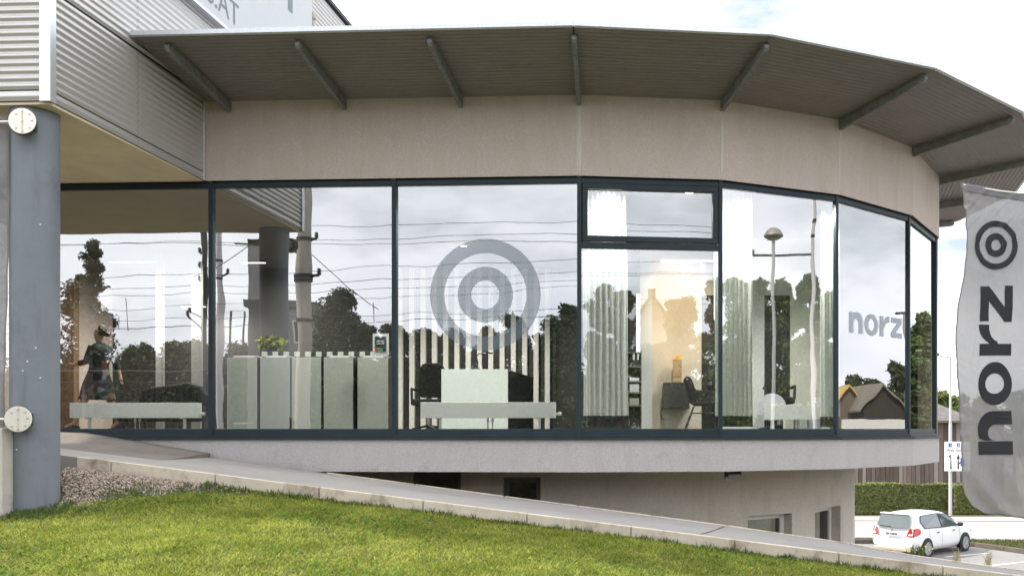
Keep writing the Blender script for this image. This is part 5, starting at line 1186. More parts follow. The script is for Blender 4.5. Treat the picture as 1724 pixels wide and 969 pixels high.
# ------------------------------------------------------------------ trees
def tree(base, top, crown_r, crown_low, mat, label, seed, leaves=5000, leaf=0.16, shape='round', group=None, name='tree', trunk_r=None, cat='tree'):
    r_ = np.random.default_rng(seed); H = top - base.z; t = thing(name, label, cat, base, group)
    tr = trunk_r or max(0.08, H * 0.018)
    m = MB(); bx, by = base.x, base.y
    lean = r_.normal(0, 0.02, 2)
    axis = [Vector((bx + lean[0] * h * H + 0.1 * math.sin(h * 5 + seed), by + lean[1] * h * H, base.z + h * H * 0.93)) for h in np.linspace(0, 1, 8)]
    m.tube(axis, [tr * (1.25 - 1.1 * k / 7) for k in range(8)], 8)
    cz0 = crown_low; ch = top - cz0; clumps = []
    nl = int(max(40, min(110, 40 + 16 * crown_r)))
    for k in range(nl):
        h = r_.uniform(0.02, 0.97); 
        if shape == 'round': rad = crown_r * (math.sin(math.pi * min(0.98, (0.12 + 0.86 * h))) ** 0.6)
        elif shape == 'cone': rad = crown_r * (1.02 - h) ** 0.75
        else: rad = crown_r * (math.sin(math.pi * (0.2 + 0.75 * h)) ** 0.5)
        an = r_.uniform(0, 2 * math.pi); rr_ = rad * r_.uniform(0.0, 1.0) ** 0.6
        z = cz0 + h * ch; ax = axis[min(7, int(max(0, (z - base.z) / H) * 7))]
        c = Vector((ax.x + rr_ * math.cos(an), ax.y + rr_ * math.sin(an), z)); clumps.append((c, max(0.2, crown_r * r_.uniform(0.20, 0.46) * (1 if shape != 'cone' else (1.15 - h)))))
        if k % 5 == 0:
            st = Vector((ax.x, ax.y, max(base.z + H * 0.15, z - rr_ * 0.6))); m.tube([st, st.lerp(c, 0.5) + Vector((0, 0, 0.1 * rr_)), c], [tr * 0.4, tr * 0.25, tr * 0.08], 5)
    for h in (0.15, 0.35, 0.55, 0.75, 0.9):
        ax = axis[min(7, int(max(0, (cz0 + h * ch - base.z) / H) * 7))]; rad = crown_r * ((1.02 - h) ** 0.75 if shape == 'cone' else math.sin(math.pi * min(0.98, (0.12 + 0.86 * h))) ** 0.6)
        clumps += [(Vector((ax.x + r_.normal(0, .15 * rad), ax.y + r_.normal(0, .15 * rad), cz0 + h * ch)), rad * 0.8)] * 5
    nl = len(clumps)
    m.build('trunk', bark, t, smooth=True)
    per = max(20, leaves // nl); vs = []; 
    for (c, cr_) in clumps:
        p = r_.normal(0, 1, (per, 3)); p /= np.linalg.norm(p, axis=1)[:, None]; p *= (r_.uniform(0.02, 1.25, per) ** 0.55)[:, None] * cr_ * np.array([1, 1, 0.8]); p += np.array(c)
        out = p - np.array([c.x, c.y, c.z - cr_]); out /= np.linalg.norm(out, axis=1)[:, None] + 1e-6
        nn = out * 0.8 + r_.normal(0, 0.7, (per, 3)); a = np.cross(nn, r_.normal(0, 1, (per, 3))); a /= np.linalg.norm(a, axis=1)[:, None] + 1e-6; b = np.cross(nn, a); b /= np.linalg.norm(b, axis=1)[:, None] + 1e-6
        s = (leaf * r_.uniform(0.55, 1.35, per))[:, None]; vs.append(np.stack([p - a * s, p + b * s * 0.5, p + a * s, p - b * s * 0.5], 1))
    v = np.concatenate(vs).reshape(-1, 3); np_mesh('crown', v, np.arange(len(v)).reshape(-1, 4), mat, t)
    return t
def mtree(i, px_, yt, rpx, ylow, dv, mat, label, seed, **kw):
    p = mirror(i, px_, yt, dv); lo = (HY - ylow) / F * dv
    return tree(Vector((p.x, p.y, GZ)), p.z, rpx / F * dv, max(lo, GZ + 1.0), mat, label, seed, **kw)
# seen mirrored in the flat windows
G1 = 'trees mirrored in the windows'
mtree(0, 160, 408, 46, 600, 36, leaf_dark, 'slender dark tree mirrored in the leftmost bay', 21, leaves=9000, leaf=0.07, shape='cone', group=G1)
mtree(0, 150, 470, 42, 640, 38, leaf_dark, 'second dark tree mirrored behind the walking person', 31, leaves=9000, leaf=0.08, group=G1)
for k, (px_, yt, r_px) in enumerate(((222, 584, 34), (258, 580, 34), (296, 574, 36), (336, 577, 36), (400, 580, 40))):
    mtree(0, px_, yt, r_px, 730, 62, leaf_mid, ['bushy green tree mirrored right of the slender tree', 'bushy green tree mirrored left of the white post', 'bushy green tree mirrored over the dark sofa', 'bushy green tree mirrored at the first mullion', 'bushy green tree mirrored before the flat roofed building'][k], 40 + k, leaves=7000, leaf=0.16, group=G1)
for k, (px_, yt, r_px, dv, lb) in enumerate(((576, 488, 48, 44, 'tall dark tree mirrored above the cabinets'), (545, 520, 36, 46, 'dark tree mirrored beside the concrete mast'), (622, 545, 36, 48, 'lower dark tree mirrored above the framed notice'), (672, 548, 34, 50, 'dark tree mirrored at the left edge of the third bay'), (716, 552, 34, 52, 'dark tree mirrored over the desk chair'), (764, 556, 36, 54, 'dark tree mirrored over the reception desk'), (812, 550, 36, 54, 'dark tree mirrored under the film rings'), (866, 532, 40, 50, 'dark tree mirrored right of the film rings'), (918, 530, 34, 50, 'dark tree mirrored right of the striped wall'), (952, 505, 40, 44, 'tall dark tree mirrored at the right end of the third bay'))):
    mtree(0, px_, yt, r_px, 735, dv, leaf_dark, lb, 60 + k, leaves=20000, leaf=0.10, group=G1)
for k, (px_, yt, r_px, dv, lb) in enumerate(((1000, 472, 32, 40, 'dark tree mirrored behind the first curtain'), (1036, 492, 28, 42, 'dark tree mirrored at the first curtain edge'), (1150, 500, 34, 44, 'tree mirrored above the wall console'), (1192, 470, 36, 42, 'tall tree mirrored above the wire chair'), (1085, 585, 42, 50, 'low tree mirrored in front of the gabled house'))):
    mtree(1, px_, yt, r_px, 735, dv, leaf_dark if k < 2 else leaf_mid, lb, 90 + k, leaves=20000, leaf=0.095, group=G1)
for k, (px_, yt, r_px, dv, lb) in enumerate(((1236, 462, 40, 42, 'tree mirrored in the second curtain'), (1276, 456, 40, 44, 'tree mirrored left of the street lamp'), (1318, 470, 38, 44, 'tree mirrored right of the street lamp'), (1356, 462, 36, 42, 'tree mirrored behind the thin gantry mast'), (1396, 488, 36, 42, 'tree mirrored at the right end of the lamp window'))):
    mtree(2, px_, yt, r_px, 735, dv, leaf_light, lb, 110 + k, leaves=20000, leaf=0.095, group=G1)  # lighter leaves carry the sunlit look of these trees in their colour
for k, (px_, yt, r_px, dv, lb) in enumerate(((1500, 612, 26, 75, 'tree mirrored behind the dark gable'), (1522, 622, 22, 76, 'tree mirrored behind the pale lamp post'), (1436, 636, 26, 80, 'far tree mirrored under the lettering'), (1464, 640, 22, 80, 'second far tree mirrored under the lettering'))):
    mtree(3, px_, yt, r_px, 735, dv, leaf_mid, lb, 130 + k, leaves=4200, leaf=0.24, group=G1)
mtree(4, 1552, 527, 30, 735, 46, leaf_light, 'big bright green tree mirrored in the last window', 150, leaves=14000, leaf=0.11, group=G1)
mtree(4, 1570, 560, 28, 735, 52, leaf_light, 'bright green tree mirrored at the end of the last window', 151, leaves=6000, leaf=0.17, group=G1)
mtree(4, 1536, 600, 26, 735, 44, leaf_mid, 'lower green tree mirrored at the last mullion', 152, leaves=6000, leaf=0.15, group=G1)
# the dense wood behind the railway, one mass
wp = [mirror(0, q, 600, 62) for q in (-400, -100, 200, 500, 800, 960)] + [mirror(1, q, 600, 60) for q in (1060, 1140, 1210)] + [mirror(2, q, 600, 58) for q in (1225, 1290, 1350, 1410)]
wp = [q for k, q in enumerate(wp) if k == 0 or (q - wp[k - 1]).length > 0.5]
wl = [0.0]
for a, b in zip(wp[:-1], wp[1:]): wl.append(wl[-1] + (b.xy - a.xy).length)
def wood_pt(s): return np.interp(s, wl, [q.x for q in wp]), np.interp(s, wl, [q.y for q in wp])
sw = np.linspace(0, wl[-1], 120); wx, wy = wood_pt(sw); wz = 4.3 + 0.5 * np.sin(sw * 0.7) + 0.35 * np.sin(sw * 1.9 + 1)
m = MB(); m.grid([[(x, y, GZ) for x, y in zip(wx, wy)], [(x, y, z - 0.6) for x, y, z in zip(wx, wy, wz)], [(x * 1.06, y * 1.06, z - 0.6) for x, y, z in zip(wx, wy, wz)], [(x * 1.06, y * 1.06, GZ) for x, y in zip(wx, wy)]])
wo_ = m.build('woodland', M('wood_core', (0.010, 0.014, 0.006), 0.95)); tag(wo_, 'dense dark wood mirrored along the foot of the windows', kind='stuff')
nw = 50000; s_r = rng.uniform(0, wl[-1], nw); ax_, ay_ = wood_pt(s_r); hz_ = 4.3 + 0.5 * np.sin(s_r * 0.7) + 0.35 * np.sin(s_r * 1.9 + 1)
pz_ = GZ + 2 + (hz_ + rng.normal(0, 0.25, nw) - GZ - 2) * rng.uniform(0, 1, nw) ** 0.6; pp = np.stack([ax_ * (1 - np.abs(rng.normal(0, 0.012, nw))), ay_ * (1 - np.abs(rng.normal(0, 0.012, nw))), pz_], 1)
aa = rng.normal(0, 1, (nw, 3)); aa /= np.linalg.norm(aa, axis=1)[:, None]; bb = np.cross(aa, rng.normal(0, 1, (nw, 3))); bb /= np.linalg.norm(bb, axis=1)[:, None]; ss_ = (0.17 * rng.uniform(0.6, 1.4, nw))[:, None]
vv = np.stack([pp - aa * ss_, pp + bb * ss_ * .55, pp + aa * ss_, pp - bb * ss_ * .55], 1).reshape(-1, 3); o = np_mesh('foliage', vv, np.arange(len(vv)).reshape(-1, 4), leaf_dark, wo_)
# straight view, right
for k, (px_, yt, r_px, d, lb) in enumerate(((1588, 655, 26, 78, 'green tree behind the hipped roof left of the lamp post'), (1612, 664, 24, 80, 'green tree behind the hipped roof right of the lamp post'), (1560, 650, 30, 82, 'green tree hidden mostly by the showroom corner'), (1650, 668, 30, 84, 'green tree seen faintly through the banner flag'), (1710, 660, 34, 84, 'green tree behind the right part of the banner flag'))):
    p = P(px_, yt, d); tree(Vector((p.x, p.y, GZ)), p.z, r_px / F * d, GZ + 1.6, leaf_light, lb, 170 + k, leaves=4500, leaf=0.22, group='trees behind the houses')

# ------------------------------------------------------------------ railway masts, wires, lamps behind the camera
conc_pole = M('mast_concrete', (0.42, 0.37, 0.33), 0.85, var=0.15, vscale=5, stretch=(1, 1, 0.3))
pole_dark = M('mast_dark_steel', (0.05, 0.052, 0.055), 0.6, metal=0.3)
def mast(i, px_, dv, rpx, ytop, mat, label, bands=(), arms=()):
    p = mirror(i, px_, ytop, dv); t = thing('railway_mast', label, 'mast', (p.x, p.y, GZ), 'railway masts'); r0 = rpx / F * dv
    MB().tube([(p.x, p.y, GZ), (p.x, p.y, 0), (p.x, p.y, p.z)], [r0 * 1.15, r0 * 1.05, r0 * 0.9], 20).build('shaft', mat, t, smooth=True)
    for y_ in bands:
        z = (HY - y_) / F * dv; MB().lathe([(r0 * 1.0, -0.04), (r0 * 1.12, -0.04), (r0 * 1.12, 0.04), (r0 * 1.0, 0.04)], (p.x, p.y, z), 20).build('clamp_band', pole_dark, t)
    for (y_, px1, px2, y2) in arms:
        a_, b_ = mirror(i, px1, y_, dv), mirror(i, px2, y2, dv); MB().tube([a_, b_], 0.035, 7).build('arm', pole_dark, t)
        c_ = b_; MB().lathe([(0.02, 0), (0.07, 0.03), (0.03, 0.06), (0.07, 0.09), (0.03, 0.12), (0.06, 0.15), (0.02, 0.18)], c_, 9).build('insulator', M('insulator_brown', (0.12, 0.07, 0.05), 0.3), t)
    return t
mast(0, 511, 24, 12.5, 285, conc_pole, 'thick concrete railway mast mirrored in the second bay', (402, 463, 470, 540), ((402, 500, 533, 402), (463, 498, 534, 463), (433, 510, 486, 420)))
mast(0, 369, 33, 5.5, 330, M('mast_pale', (0.62, 0.58, 0.62), 0.7), 'pale slim railway mast mirrored just right of the first mullion', (440, 470), ((468, 369, 384, 462),))
mast(0, 345, 31, 5.0, 395, pole_dark, 'dark steel railway mast mirrored at the first mullion', (455, 480, 535), ((458, 345, 337, 452), (482, 345, 338, 478), (538, 345, 322, 528), (560, 345, 318, 535), (428, 345, 337, 428)))
mast(2, 1369, 26, 3.2, 333, M('mast_pale', (0, 0, 0)), 'thin pale gantry mast mirrored right of the street lamp', (372, 395), ((428, 1369, 1268, 427),))
def wire(i, pxa, ya, pxb, yb, dva, dvb, sag, r, label):
    a, b = mirror(i, pxa, ya, dva), mirror(i, pxb, yb, dvb); pts = [a.lerp(b, k / 20) - Vector((0, 0, sag * 4 * (k / 20) * (1 - k / 20))) for k in range(21)]
    m = MB(); m.tube(pts, r, 5); o = m.build('overhead_wire', pole_dark); rebase(o); tag(o, label, 'wire', 'overhead railway wires')
def _ext(q):
    pa_, ya, pb_, yb, da, db, sg_, nm = q; k0 = (-1600 - pa_) / (pb_ - pa_); k1 = (2600 - pa_) / (pb_ - pa_)
    return (-1600, ya + (yb - ya) * k0, 2600, ya + (yb - ya) * k1, da + (db - da) * k0 * 0.3, da + (db - da) * (1 + (k1 - 1) * 0.3), sg_ * 3, nm)
WL = [(-300, 340, 1400, 332, 30, 24, 0.25, 'topmost'), (-300, 356, 1400, 348, 30, 25, 0.35, 'second'), (-300, 392, 1400, 352, 32, 26, 0.2, 'third'), (-300, 446, 1400, 372, 33, 27, 0.3, 'fourth'), (-300, 462, 1400, 398, 33, 27, 0.3, 'fifth'), (-300, 480, 1400, 425, 34, 28, 0.25, 'sixth'), (-300, 520, 1400, 436, 36, 30, 0.2, 'seventh'), (-300, 512, 1400, 470, 36, 30, 0.3, 'eighth'), (-300, 545, 1400, 492, 38, 32, 0.2, 'ninth'), (-300, 558, 1400, 500, 38, 32, 0.12, 'lowest')]
for (pa_, ya, pb_, yb, da, db, sg_, nm) in map(_ext, WL): wire(0, pa_, ya, pb_, yb, da, db, sg_, 0.0075, f'{nm} of the long overhead wires mirrored across the bays')
wire(0, 430, 402, 330, 470, 24, 31, 0.1, 0.012, 'short wire mirrored from the concrete mast to the dark mast')
wire(0, 511, 420, 640, 520, 24, 30, 0.05, 0.012, 'stay wire mirrored falling right of the concrete mast')
for k, (px_, y0, y1, dv, i) in enumerate(((216, 505, 560, 38, 0), (632, 508, 540, 36, 0))):
    wire(i, px_, y0, px_ + 1, y1, dv, dv, 0, 0.015, ['left', 'right'][k] + ' upright dropper wire mirrored between the long wires')
# signal frame in second bay
t = thing('signal_frame', 'thin steel portal frame mirrored right of the first mullion', 'frame', mirror(0, 390, 600, 36))
m = MB(); m.tube([mirror(0, 384, 740, 36), mirror(0, 384, 527, 36), mirror(0, 408, 527, 36), mirror(0, 408, 740, 36)], 0.04, 6); m.build('portal', pole_dark, t)
# street lamp mirrored in the second facet
p = mirror(2, 1301, 398, 20); t = thing('street_lamp', 'old street lamp with bell shade mirrored in the fifth window', 'lamp', (p.x, p.y, GZ))
MB().tube([(p.x, p.y, GZ), (p.x, p.y, p.z)], [0.05, 0.034], 12).build('post', M('lamp_post_grey', (0.5, 0.5, 0.5), 0.5), t, smooth=True)
MB().lathe([(0.04, -0.06), (0.12, -0.04), (0.19, 0.02), (0.20, 0.05), (0.15, 0.16), (0.08, 0.21), (0.0, 0.22)], p, 22).build('lamp_shade', M('lamp_shade_pewter', (0.42, 0.38, 0.33), 0.4, metal=0.5), t, smooth=True)
# lamp post mirrored in the third facet
p = mirror(3, 1522, 527, 40); t = thing('street_lamp', 'slim pale street lamp mirrored beside the window lettering', 'lamp', (p.x, p.y, GZ))
MB().tube([(p.x, p.y, GZ), (p.x, p.y, p.z)], [0.11, 0.07], 12).build('post', M('lamp_post_white', (0.42, 0.42, 0.43), 0.5), t, smooth=True)
MB().obox(p + Vector((0, -0.25, 0.02)), (1, 0, 0), (0, 1, 0), (0, 0, 1), 0.09, 0.3, 0.05).build('lamp_head', pole_dark, t, bevel=0.02)

# railing on a wall behind the camera
pa_, pb_ = mirror(0, 60, 626, 22), mirror(0, 350, 624, 22); t = thing('railing', 'black steel railing mirrored low in the leftmost bay', 'railing', (pa_.x, pa_.y, -0.1))
for z in (1.36, 1.1, 0.0): MB().tube([(pa_.x, pa_.y, z), (pb_.x, pb_.y, z)], 0.028 if z > 1.3 else 0.018, 7).build('rail', black_m, t)
for k in range(30):
    q = pa_.lerp(pb_, k / 29); MB().tube([(q.x, q.y, -0.1), (q.x, q.y, 1.09 if k % 7 else 1.36)], 0.022 if k % 7 == 0 else 0.012, 6).build('bar', black_m, t)
m = MB(); u_ = (pb_ - pa_); u_.z = 0; u_.normalize(); n_v = Vector((-u_.y, u_.x, 0)) * 0.2
m.hexa([(*(pa_ - n_v).xy, GZ), (*(pb_ - n_v).xy, GZ), (*(pb_ + n_v).xy, GZ), (*(pa_ + n_v).xy, GZ)], [(*(pa_ - n_v).xy, -0.1), (*(pb_ - n_v).xy, -0.1), (*(pb_ + n_v).xy, -0.1), (*(pa_ + n_v).xy, -0.1)])
o = m.build('bridge_wall', concrete); rebase(o); tag(o, 'concrete wall carrying the mirrored black railing', 'wall')

# ------------------------------------------------------------------ houses
def house(i, px0, px1, yeave, yridge, dv, wallc, roofc, label, depth=8.0, flat=False, ridge_off=0.5, windows=2):
    f = (lambda a, b: mirror(i, a, b, dv)) if i is not None else (lambda a, b: P(a, b, dv))
    a, b = f(px0, yeave), f(px1, yeave); u = (b - a); u.z = 0; ln = u.length; u.normalize(); nn = Vector((-u.y, u.x, 0))
    mid_ = (a + b) / 2
    if nn.dot(Vector((mid_.x, mid_.y - 10, 0))) < 0: nn = -nn
    ze = a.z; zr_ = f(px0, yridge).z
    t = thing('house', label, 'house', (mid_.x, mid_.y, GZ), None)
    wm = M('wall_' + label[:12], wallc, 0.85, var=0.08, vscale=1.0, stretch=(1, 1, 0.5)); rm = M('roof_' + label[:12], roofc, 0.7, var=0.2, vscale=1.5)
    A, B, C_, D = a, b, b + nn * depth, a + nn * depth
    m = MB(); m.hexa([(q.x, q.y, GZ) for q in (A, B, C_, D)], [(q.x, q.y, ze) for q in (A, B, C_, D)])
    if flat:
        m.build('wall', wm, t); r = MB(); e = 0.25; r.hexa([(q.x, q.y, ze + .002) for q in (A - u * e - nn * e, B + u * e - nn * e, C_ + u * e + nn * e, D - u * e + nn * e)], [(q.x, q.y, zr_) for q in (A - u * e - nn * e, B + u * e - nn * e, C_ + u * e + nn * e, D - u * e + nn * e)]); r.build('roof', rm, t)
    else:
        apA = A + u * ln * ridge_off; apD = D + u * ln * ridge_off
        m.add([(A.x, A.y, ze), (B.x, B.y, ze), (apA.x, apA.y, zr_ - 0.05)], [(0, 1, 2)]); m.add([(D.x, D.y, ze), (C_.x, C_.y, ze), (apD.x, apD.y, zr_ - 0.05)], [(0, 1, 2)]); m.build('wall', wm, t)
        r = MB(); e = 0.35
        for s0, s1 in ((A - u * e, D - u * e), (B + u * e, C_ + u * e)):
            p0, p1, q0, q1 = s0 - nn * e, s1 + nn * e, apA - nn * e, apD + nn * e; lo = ze - 0.15
            r.hexa([(p0.x, p0.y, lo), (p1.x, p1.y, lo), (q1.x, q1.y, zr_), (q0.x, q0.y, zr_)], [(p0.x, p0.y, lo + 0.15), (p1.x, p1.y, lo + 0.15), (q1.x, q1.y, zr_ + 0.15), (q0.x, q0.y, zr_ + 0.15)])
        ro_ = r.build('roof', rm, t)
        if windows: MB().obox(apA + nn * depth * 0.4 + Vector((0, 0, zr_ - apA.z + 0.3)), u, nn, (0, 0, 1), 0.3, 0.3, 0.6).build('chimney', M('chimney_brick', (0.25, 0.15, 0.11), 0.9), ro_)
    for k in range(windows):
        c_ = A.lerp(B, (k + 0.5) / windows) - nn * 0.03; c_.z = ze - 1.5
        w_ = MB(); w_.obox(c_, u, nn, (0, 0, 1), 0.55, 0.04, 0.7); wo_ = w_.build('window', win_white, t); MB().obox(c_ - nn * 0.045, u, nn, (0, 0, 1), 0.46, 0.004, 0.6).build('pane', M('far_pane', (0.05, 0.06, 0.07), 0.1), wo_)
    return t
house(0, 416, 522, 520, 506, 58, (0.30, 0.30, 0.31), (0.14, 0.14, 0.14), 'grey flat roofed building mirrored behind the concrete mast', flat=True, windows=3)
house(1, 1050, 1135, 560, 505, 56, (0.40, 0.40, 0.38), (0.17, 0.16, 0.155), 'gabled house mirrored beside the warmly lit wall', windows=2)
house(3, 1452, 1516, 690, 648, 62, (0.035, 0.026, 0.020), (0.26, 0.22, 0.17), 'dark timber house with pale roof mirrored under the lettering', windows=0, depth=10, ridge_off=0.36)
house(3, 1400, 1452, 684, 652, 66, (0.16, 0.12, 0.09), (0.62, 0.42, 0.10), 'golden roofed barn mirrored at the left of the lettered window', windows=0, depth=9)
# white garden wall mirrored low in the lettered window
a, b = mirror(3, 1410, 706, 55), mirror(3, 1530, 706, 55); u_ = (b - a); u_.z = 0; u_.normalize(); n_v = Vector((-u_.y, u_.x, 0)) * 0.15
m = MB(); m.hexa([(*(a - n_v).xy, GZ), (*(b - n_v).xy, GZ), (*(b + n_v).xy, GZ), (*(a + n_v).xy, GZ)], [(*(a - n_v).xy, a.z), (*(b - n_v).xy, a.z), (*(b + n_v).xy, a.z), (*(a + n_v).xy, a.z)])
o = m.build('garden_wall', M('render_white', (0.72, 0.70, 0.66), 0.85, var=0.06)); rebase(o); tag(o, 'white garden wall mirrored low in the lettered window', 'wall')

# timber barn behind the hedge, straight view
BD = 52.0; bz = (HY - 711) / F * BD
t = thing('timber_barn', 'dark timber clad barn behind the hedge', 'barn', (X(1530, BD), BD + 2, GZ))
MB().box(X(1400, BD), X(1690, BD), BD + 0.06, BD + 6, GZ, bz).build('wall', dark_in, t)
bx = X(1400, BD); k = 0; bcol = [M(f'board{q}', c_, 0.85, var=0.2, vscale=3, stretch=(6, 6, 0.4)) for q, c_ in enumerate(((0.15, 0.115, 0.095), (0.22, 0.18, 0.155), (0.11, 0.085, 0.07), (0.30, 0.26, 0.23), (0.18, 0.14, 0.12)))]
rb = random.Random(4)
while bx < X(1690, BD):
    wd = rb.choice((0.22, 0.26, 0.3)); MB().box(bx + 0.012, bx + wd - 0.012, BD + rb.uniform(0, 0.02), BD + 0.058, GZ, bz - rb.uniform(0, 0.02)).build('board', rb.choice(bcol), t); bx += wd
# lower opening under the barn with posts: darker recess behind the hedge top
MB().box(X(1400, BD), X(1690, BD), BD - 0.5, BD + 0.0, bz + 0.002, bz + 0.12).build('eaves_board', M('eaves_pale', (0.55, 0.52, 0.47), 0.8), t)
rf = MB(); x0, x1 = X(1380, BD), X(1700, BD); xr = X(1510, BD)
A, B, C_, D = (x0, BD - 0.9), (X(1640, BD), BD - 0.9), (X(1640, BD), BD + 8), (x0, BD + 8); zt_ = (HY - 650) / F * (BD + 3.5); ze = bz + 0.1
r0, r1 = (x0, BD + 3.5, zt_), (X(1535, BD), BD + 3.5, zt_)
rf.quad((*A, ze), (*B, ze), r1, r0); rf.add([(*B, ze), (*C_, ze), r1], [(0, 1, 2)]); rf.quad((*C_, ze), (*D, ze), r0, r1)
rf.build('roof', M('shingle_grey', (0.12, 0.108, 0.106), 0.9, var=0.35, vscale=3, dirt=((0.07, 0.058, 0.052), 2, 0.55)), t)

# hedge
def hedge(x0, x1, y0, y1, z0, z1, label, seed, n, leaf):
    t = thing('hedge', label, 'hedge', ((x0 + x1) / 2, (y0 + y1) / 2, z0)); r_ = np.random.default_rng(seed)
    m = MB(); nx = 40
    rows = []
    for (yy, zz_) in ((y0 + .12, z0), (y0 + .12, z1 - .2), (y0 + .3, z1 - .1), (y1 - .3, z1 - .1), (y1 - .12, z1 - .2), (y1 - .12, z0)): rows.append([(x0 + (x1 - x0) * k / nx, yy + 0.06 * math.sin(k * 1.3), zz_ + 0.05 * math.sin(k * .9)) for k in range(nx + 1)])
    m.grid(rows); m.build('core', M('hedge_core', (0.02, 0.028, 0.010), 0.9), t)
    q = r_.uniform(0, 1, n); px_ = r_.uniform(x0, x1, n); face = r_.uniform(0, 1, n) < 0.68
    py_ = np.where(face, y0 + np.abs(r_.normal(0, .08, n)), r_.uniform(y0, y1, n)); pz = np.where(face, r_.uniform(z0, z1, n), z1 - np.abs(r_.normal(0, .06, n)))
    pz += 0.05 * np.sin(px_ * 1.7) * (~face); p = np.stack([px_, py_, pz], 1)
    nn = np.where(face[:, None], np.array([0, -1, 0.3]), np.array([0, -0.2, 1])) + r_.normal(0, .55, (n, 3)); a = np.cross(nn, r_.normal(0, 1, (n, 3))); a /= np.linalg.norm(a, axis=1)[:, None]; b = np.cross(nn, a); b /= np.linalg.norm(b, axis=1)[:, None]
    s = (leaf * r_.uniform(.6, 1.4, n))[:, None]; v = np.stack([p - a * s, p + b * s * .55, p + a * s, p - b * s * .55], 1).reshape(-1, 3)
    np_mesh('foliage', v, np.arange(len(v)).reshape(-1, 4), leaf_hedge, t)
hy0 = 45.2
hedge(X(1380, hy0), X(1597, hy0), hy0, hy0 + 1.2, GZ, (HY - 815) / F * hy0, 'long clipped green hedge across the road left of the sign post', 5, 26000, 0.075)
hedge(X(1602, hy0), X(1672, hy0), hy0 - 0.5, hy0 + 1.0, GZ, (HY - 817) / F * hy0, 'short bushy end of hedge right of the sign post', 6, 9000, 0.09)
vx = rng.uniform(X(1380, 44.6), X(1700, 44.6), 12000); o = blades('hedge_grass', np.stack([vx, rng.uniform(44.45, 45.3, 12000)], 1), lambda x, y: np.full_like(x, GZ), 0.16, 0.035, MATS['verge_blade'], 0.8); tag(o, 'strip of longer grass at the foot of the hedge', kind='stuff')

# street lamp and direction sign, straight view
p = P(1600, 601, 43.8); t = thing('street_lamp', 'tall pale street lamp with thin curved arm behind the banner flag', 'lamp', (p.x, p.y, GZ))
MB().tube([(p.x, p.y, GZ), (p.x, p.y, 0.2), (p.x, p.y, 0.35), (p.x, p.y, p.z)], [0.085, 0.08, 0.055, 0.045], 14).build('post', M('lamp_post_white', (0, 0, 0)), t, smooth=True)
MB().tube([p, p + Vector((-0.25, 0, 0.03)), P(1570, 596, 43.8)], 0.04, 8).build('arm', M('lamp_post_white', (0, 0, 0)), t)
q = P(1568, 596, 43.8); MB().obox(q, (1, 0, 0), (0, 1, 0), (0, 0, 1), 0.35, 0.12, 0.06).build('lamp_head', pole_dark, t, bevel=0.03)
d = 43.5; t = thing('direction_sign', 'white direction sign with black arrows on the lamp post', 'sign', P(1612, 792, d))
MB().box(X(1590.5, d), X(1634, d), d + 0.03, d + 0.06, (HY - 792.5) / F * d, (HY - 743) / F * d).build('board', M('sign_board', (0.80, 0.80, 0.80), 0.5), t, bevel=0.01)
sblue = M('sign_blue', (0.03, 0.12, 0.36), 0.5); sblk = M('sign_black', (0.015, 0.015, 0.015), 0.6)
def sp_(px_, py_, e=0.024): v = P(px_, py_, d); return Vector((v.x, v.y + e, v.z))
for (c_, ch) in ((1600, '1'), (1614, 'B')):
    m = MB(); m.quad(sp_(c_ - 2.6, 752), sp_(c_ + 2.6, 752), sp_(c_ + 2.6, 745.5), sp_(c_ - 2.6, 745.5)); m.build('number_panel', sblue, t, recalc=False)
    v, f = text_mesh(ch, 0.17); w_ = max(q[0] for q in v); b0 = sp_(c_, 751.3, 0.019); m = MB(); m.add([(b0.x + q[0] - w_ / 2, b0.y, b0.z + q[1]) for q in v], f); m.build('number', M('sign_board', (0, 0, 0)), t, recalc=False)
for (c_, tx_) in ((1594.5, 'Wels'), (1609.5, 'Gmunden')):
    v, f = text_mesh(tx_, 0.17); b0 = sp_(c_, 759.3); m = MB(); m.add([(b0.x + q[0] * 0.95, b0.y, b0.z + q[1]) for q in v], f); m.build('place_name', sblk, t, recalc=False)
m = MB(); m.poly([sp_(*q) for q in ((1600, 789), (1602.5, 789), (1601.6, 770), (1600, 768), (1600.6, 772.5))]); m.poly([sp_(*q) for q in ((1597, 767), (1601.8, 764.8), (1600.4, 770.5))]); m.build('arrow', sblk, t, recalc=False)
m = MB(); m.poly([sp_(*q) for q in ((1612.3, 789), (1615, 789), (1614.3, 771), (1613, 771))]); m.poly([sp_(*q) for q in ((1611, 772), (1613.7, 763.5), (1616.3, 772))]); m.poly([sp_(*q) for q in ((1614.5, 781), (1617.5, 779), (1617.5, 776.8), (1614.5, 778.5))]); m.build('arrow', sblk, t, recalc=False)
m = MB(); m.quad(sp_(1617.5, 784), sp_(1625, 784), sp_(1625, 770), sp_(1617.5, 770)); m.build('number_panel', sblue, t, recalc=False)

# ------------------------------------------------------------------ parked car
ch_ = R(90 - 47); hx = Vector((math.cos(ch_), math.sin(ch_), 0)); hy = Vector((-hx.y, hx.x, 0)); CARP = Vector((9.56, 31.0, GZ - 0.016))
def car(x, y, z): return CARP + hx * x + hy * (y * 0.97) + Vector((0, 0, z * (0.955 if z > 0.4 else 1.0) + (0.018 if z > 0.4 else 0)))
t = thing('parked_car', 'small white hatchback parked on the car park', 'car', CARP)
carw = M('car_white', (0.78, 0.79, 0.80), 0.28, spec=0.5); carglass = M('car_glass', (0.06, 0.085, 0.09), 0.06, spec=1.0); carblk = M('car_black', (0.012, 0.012, 0.013), 0.5)
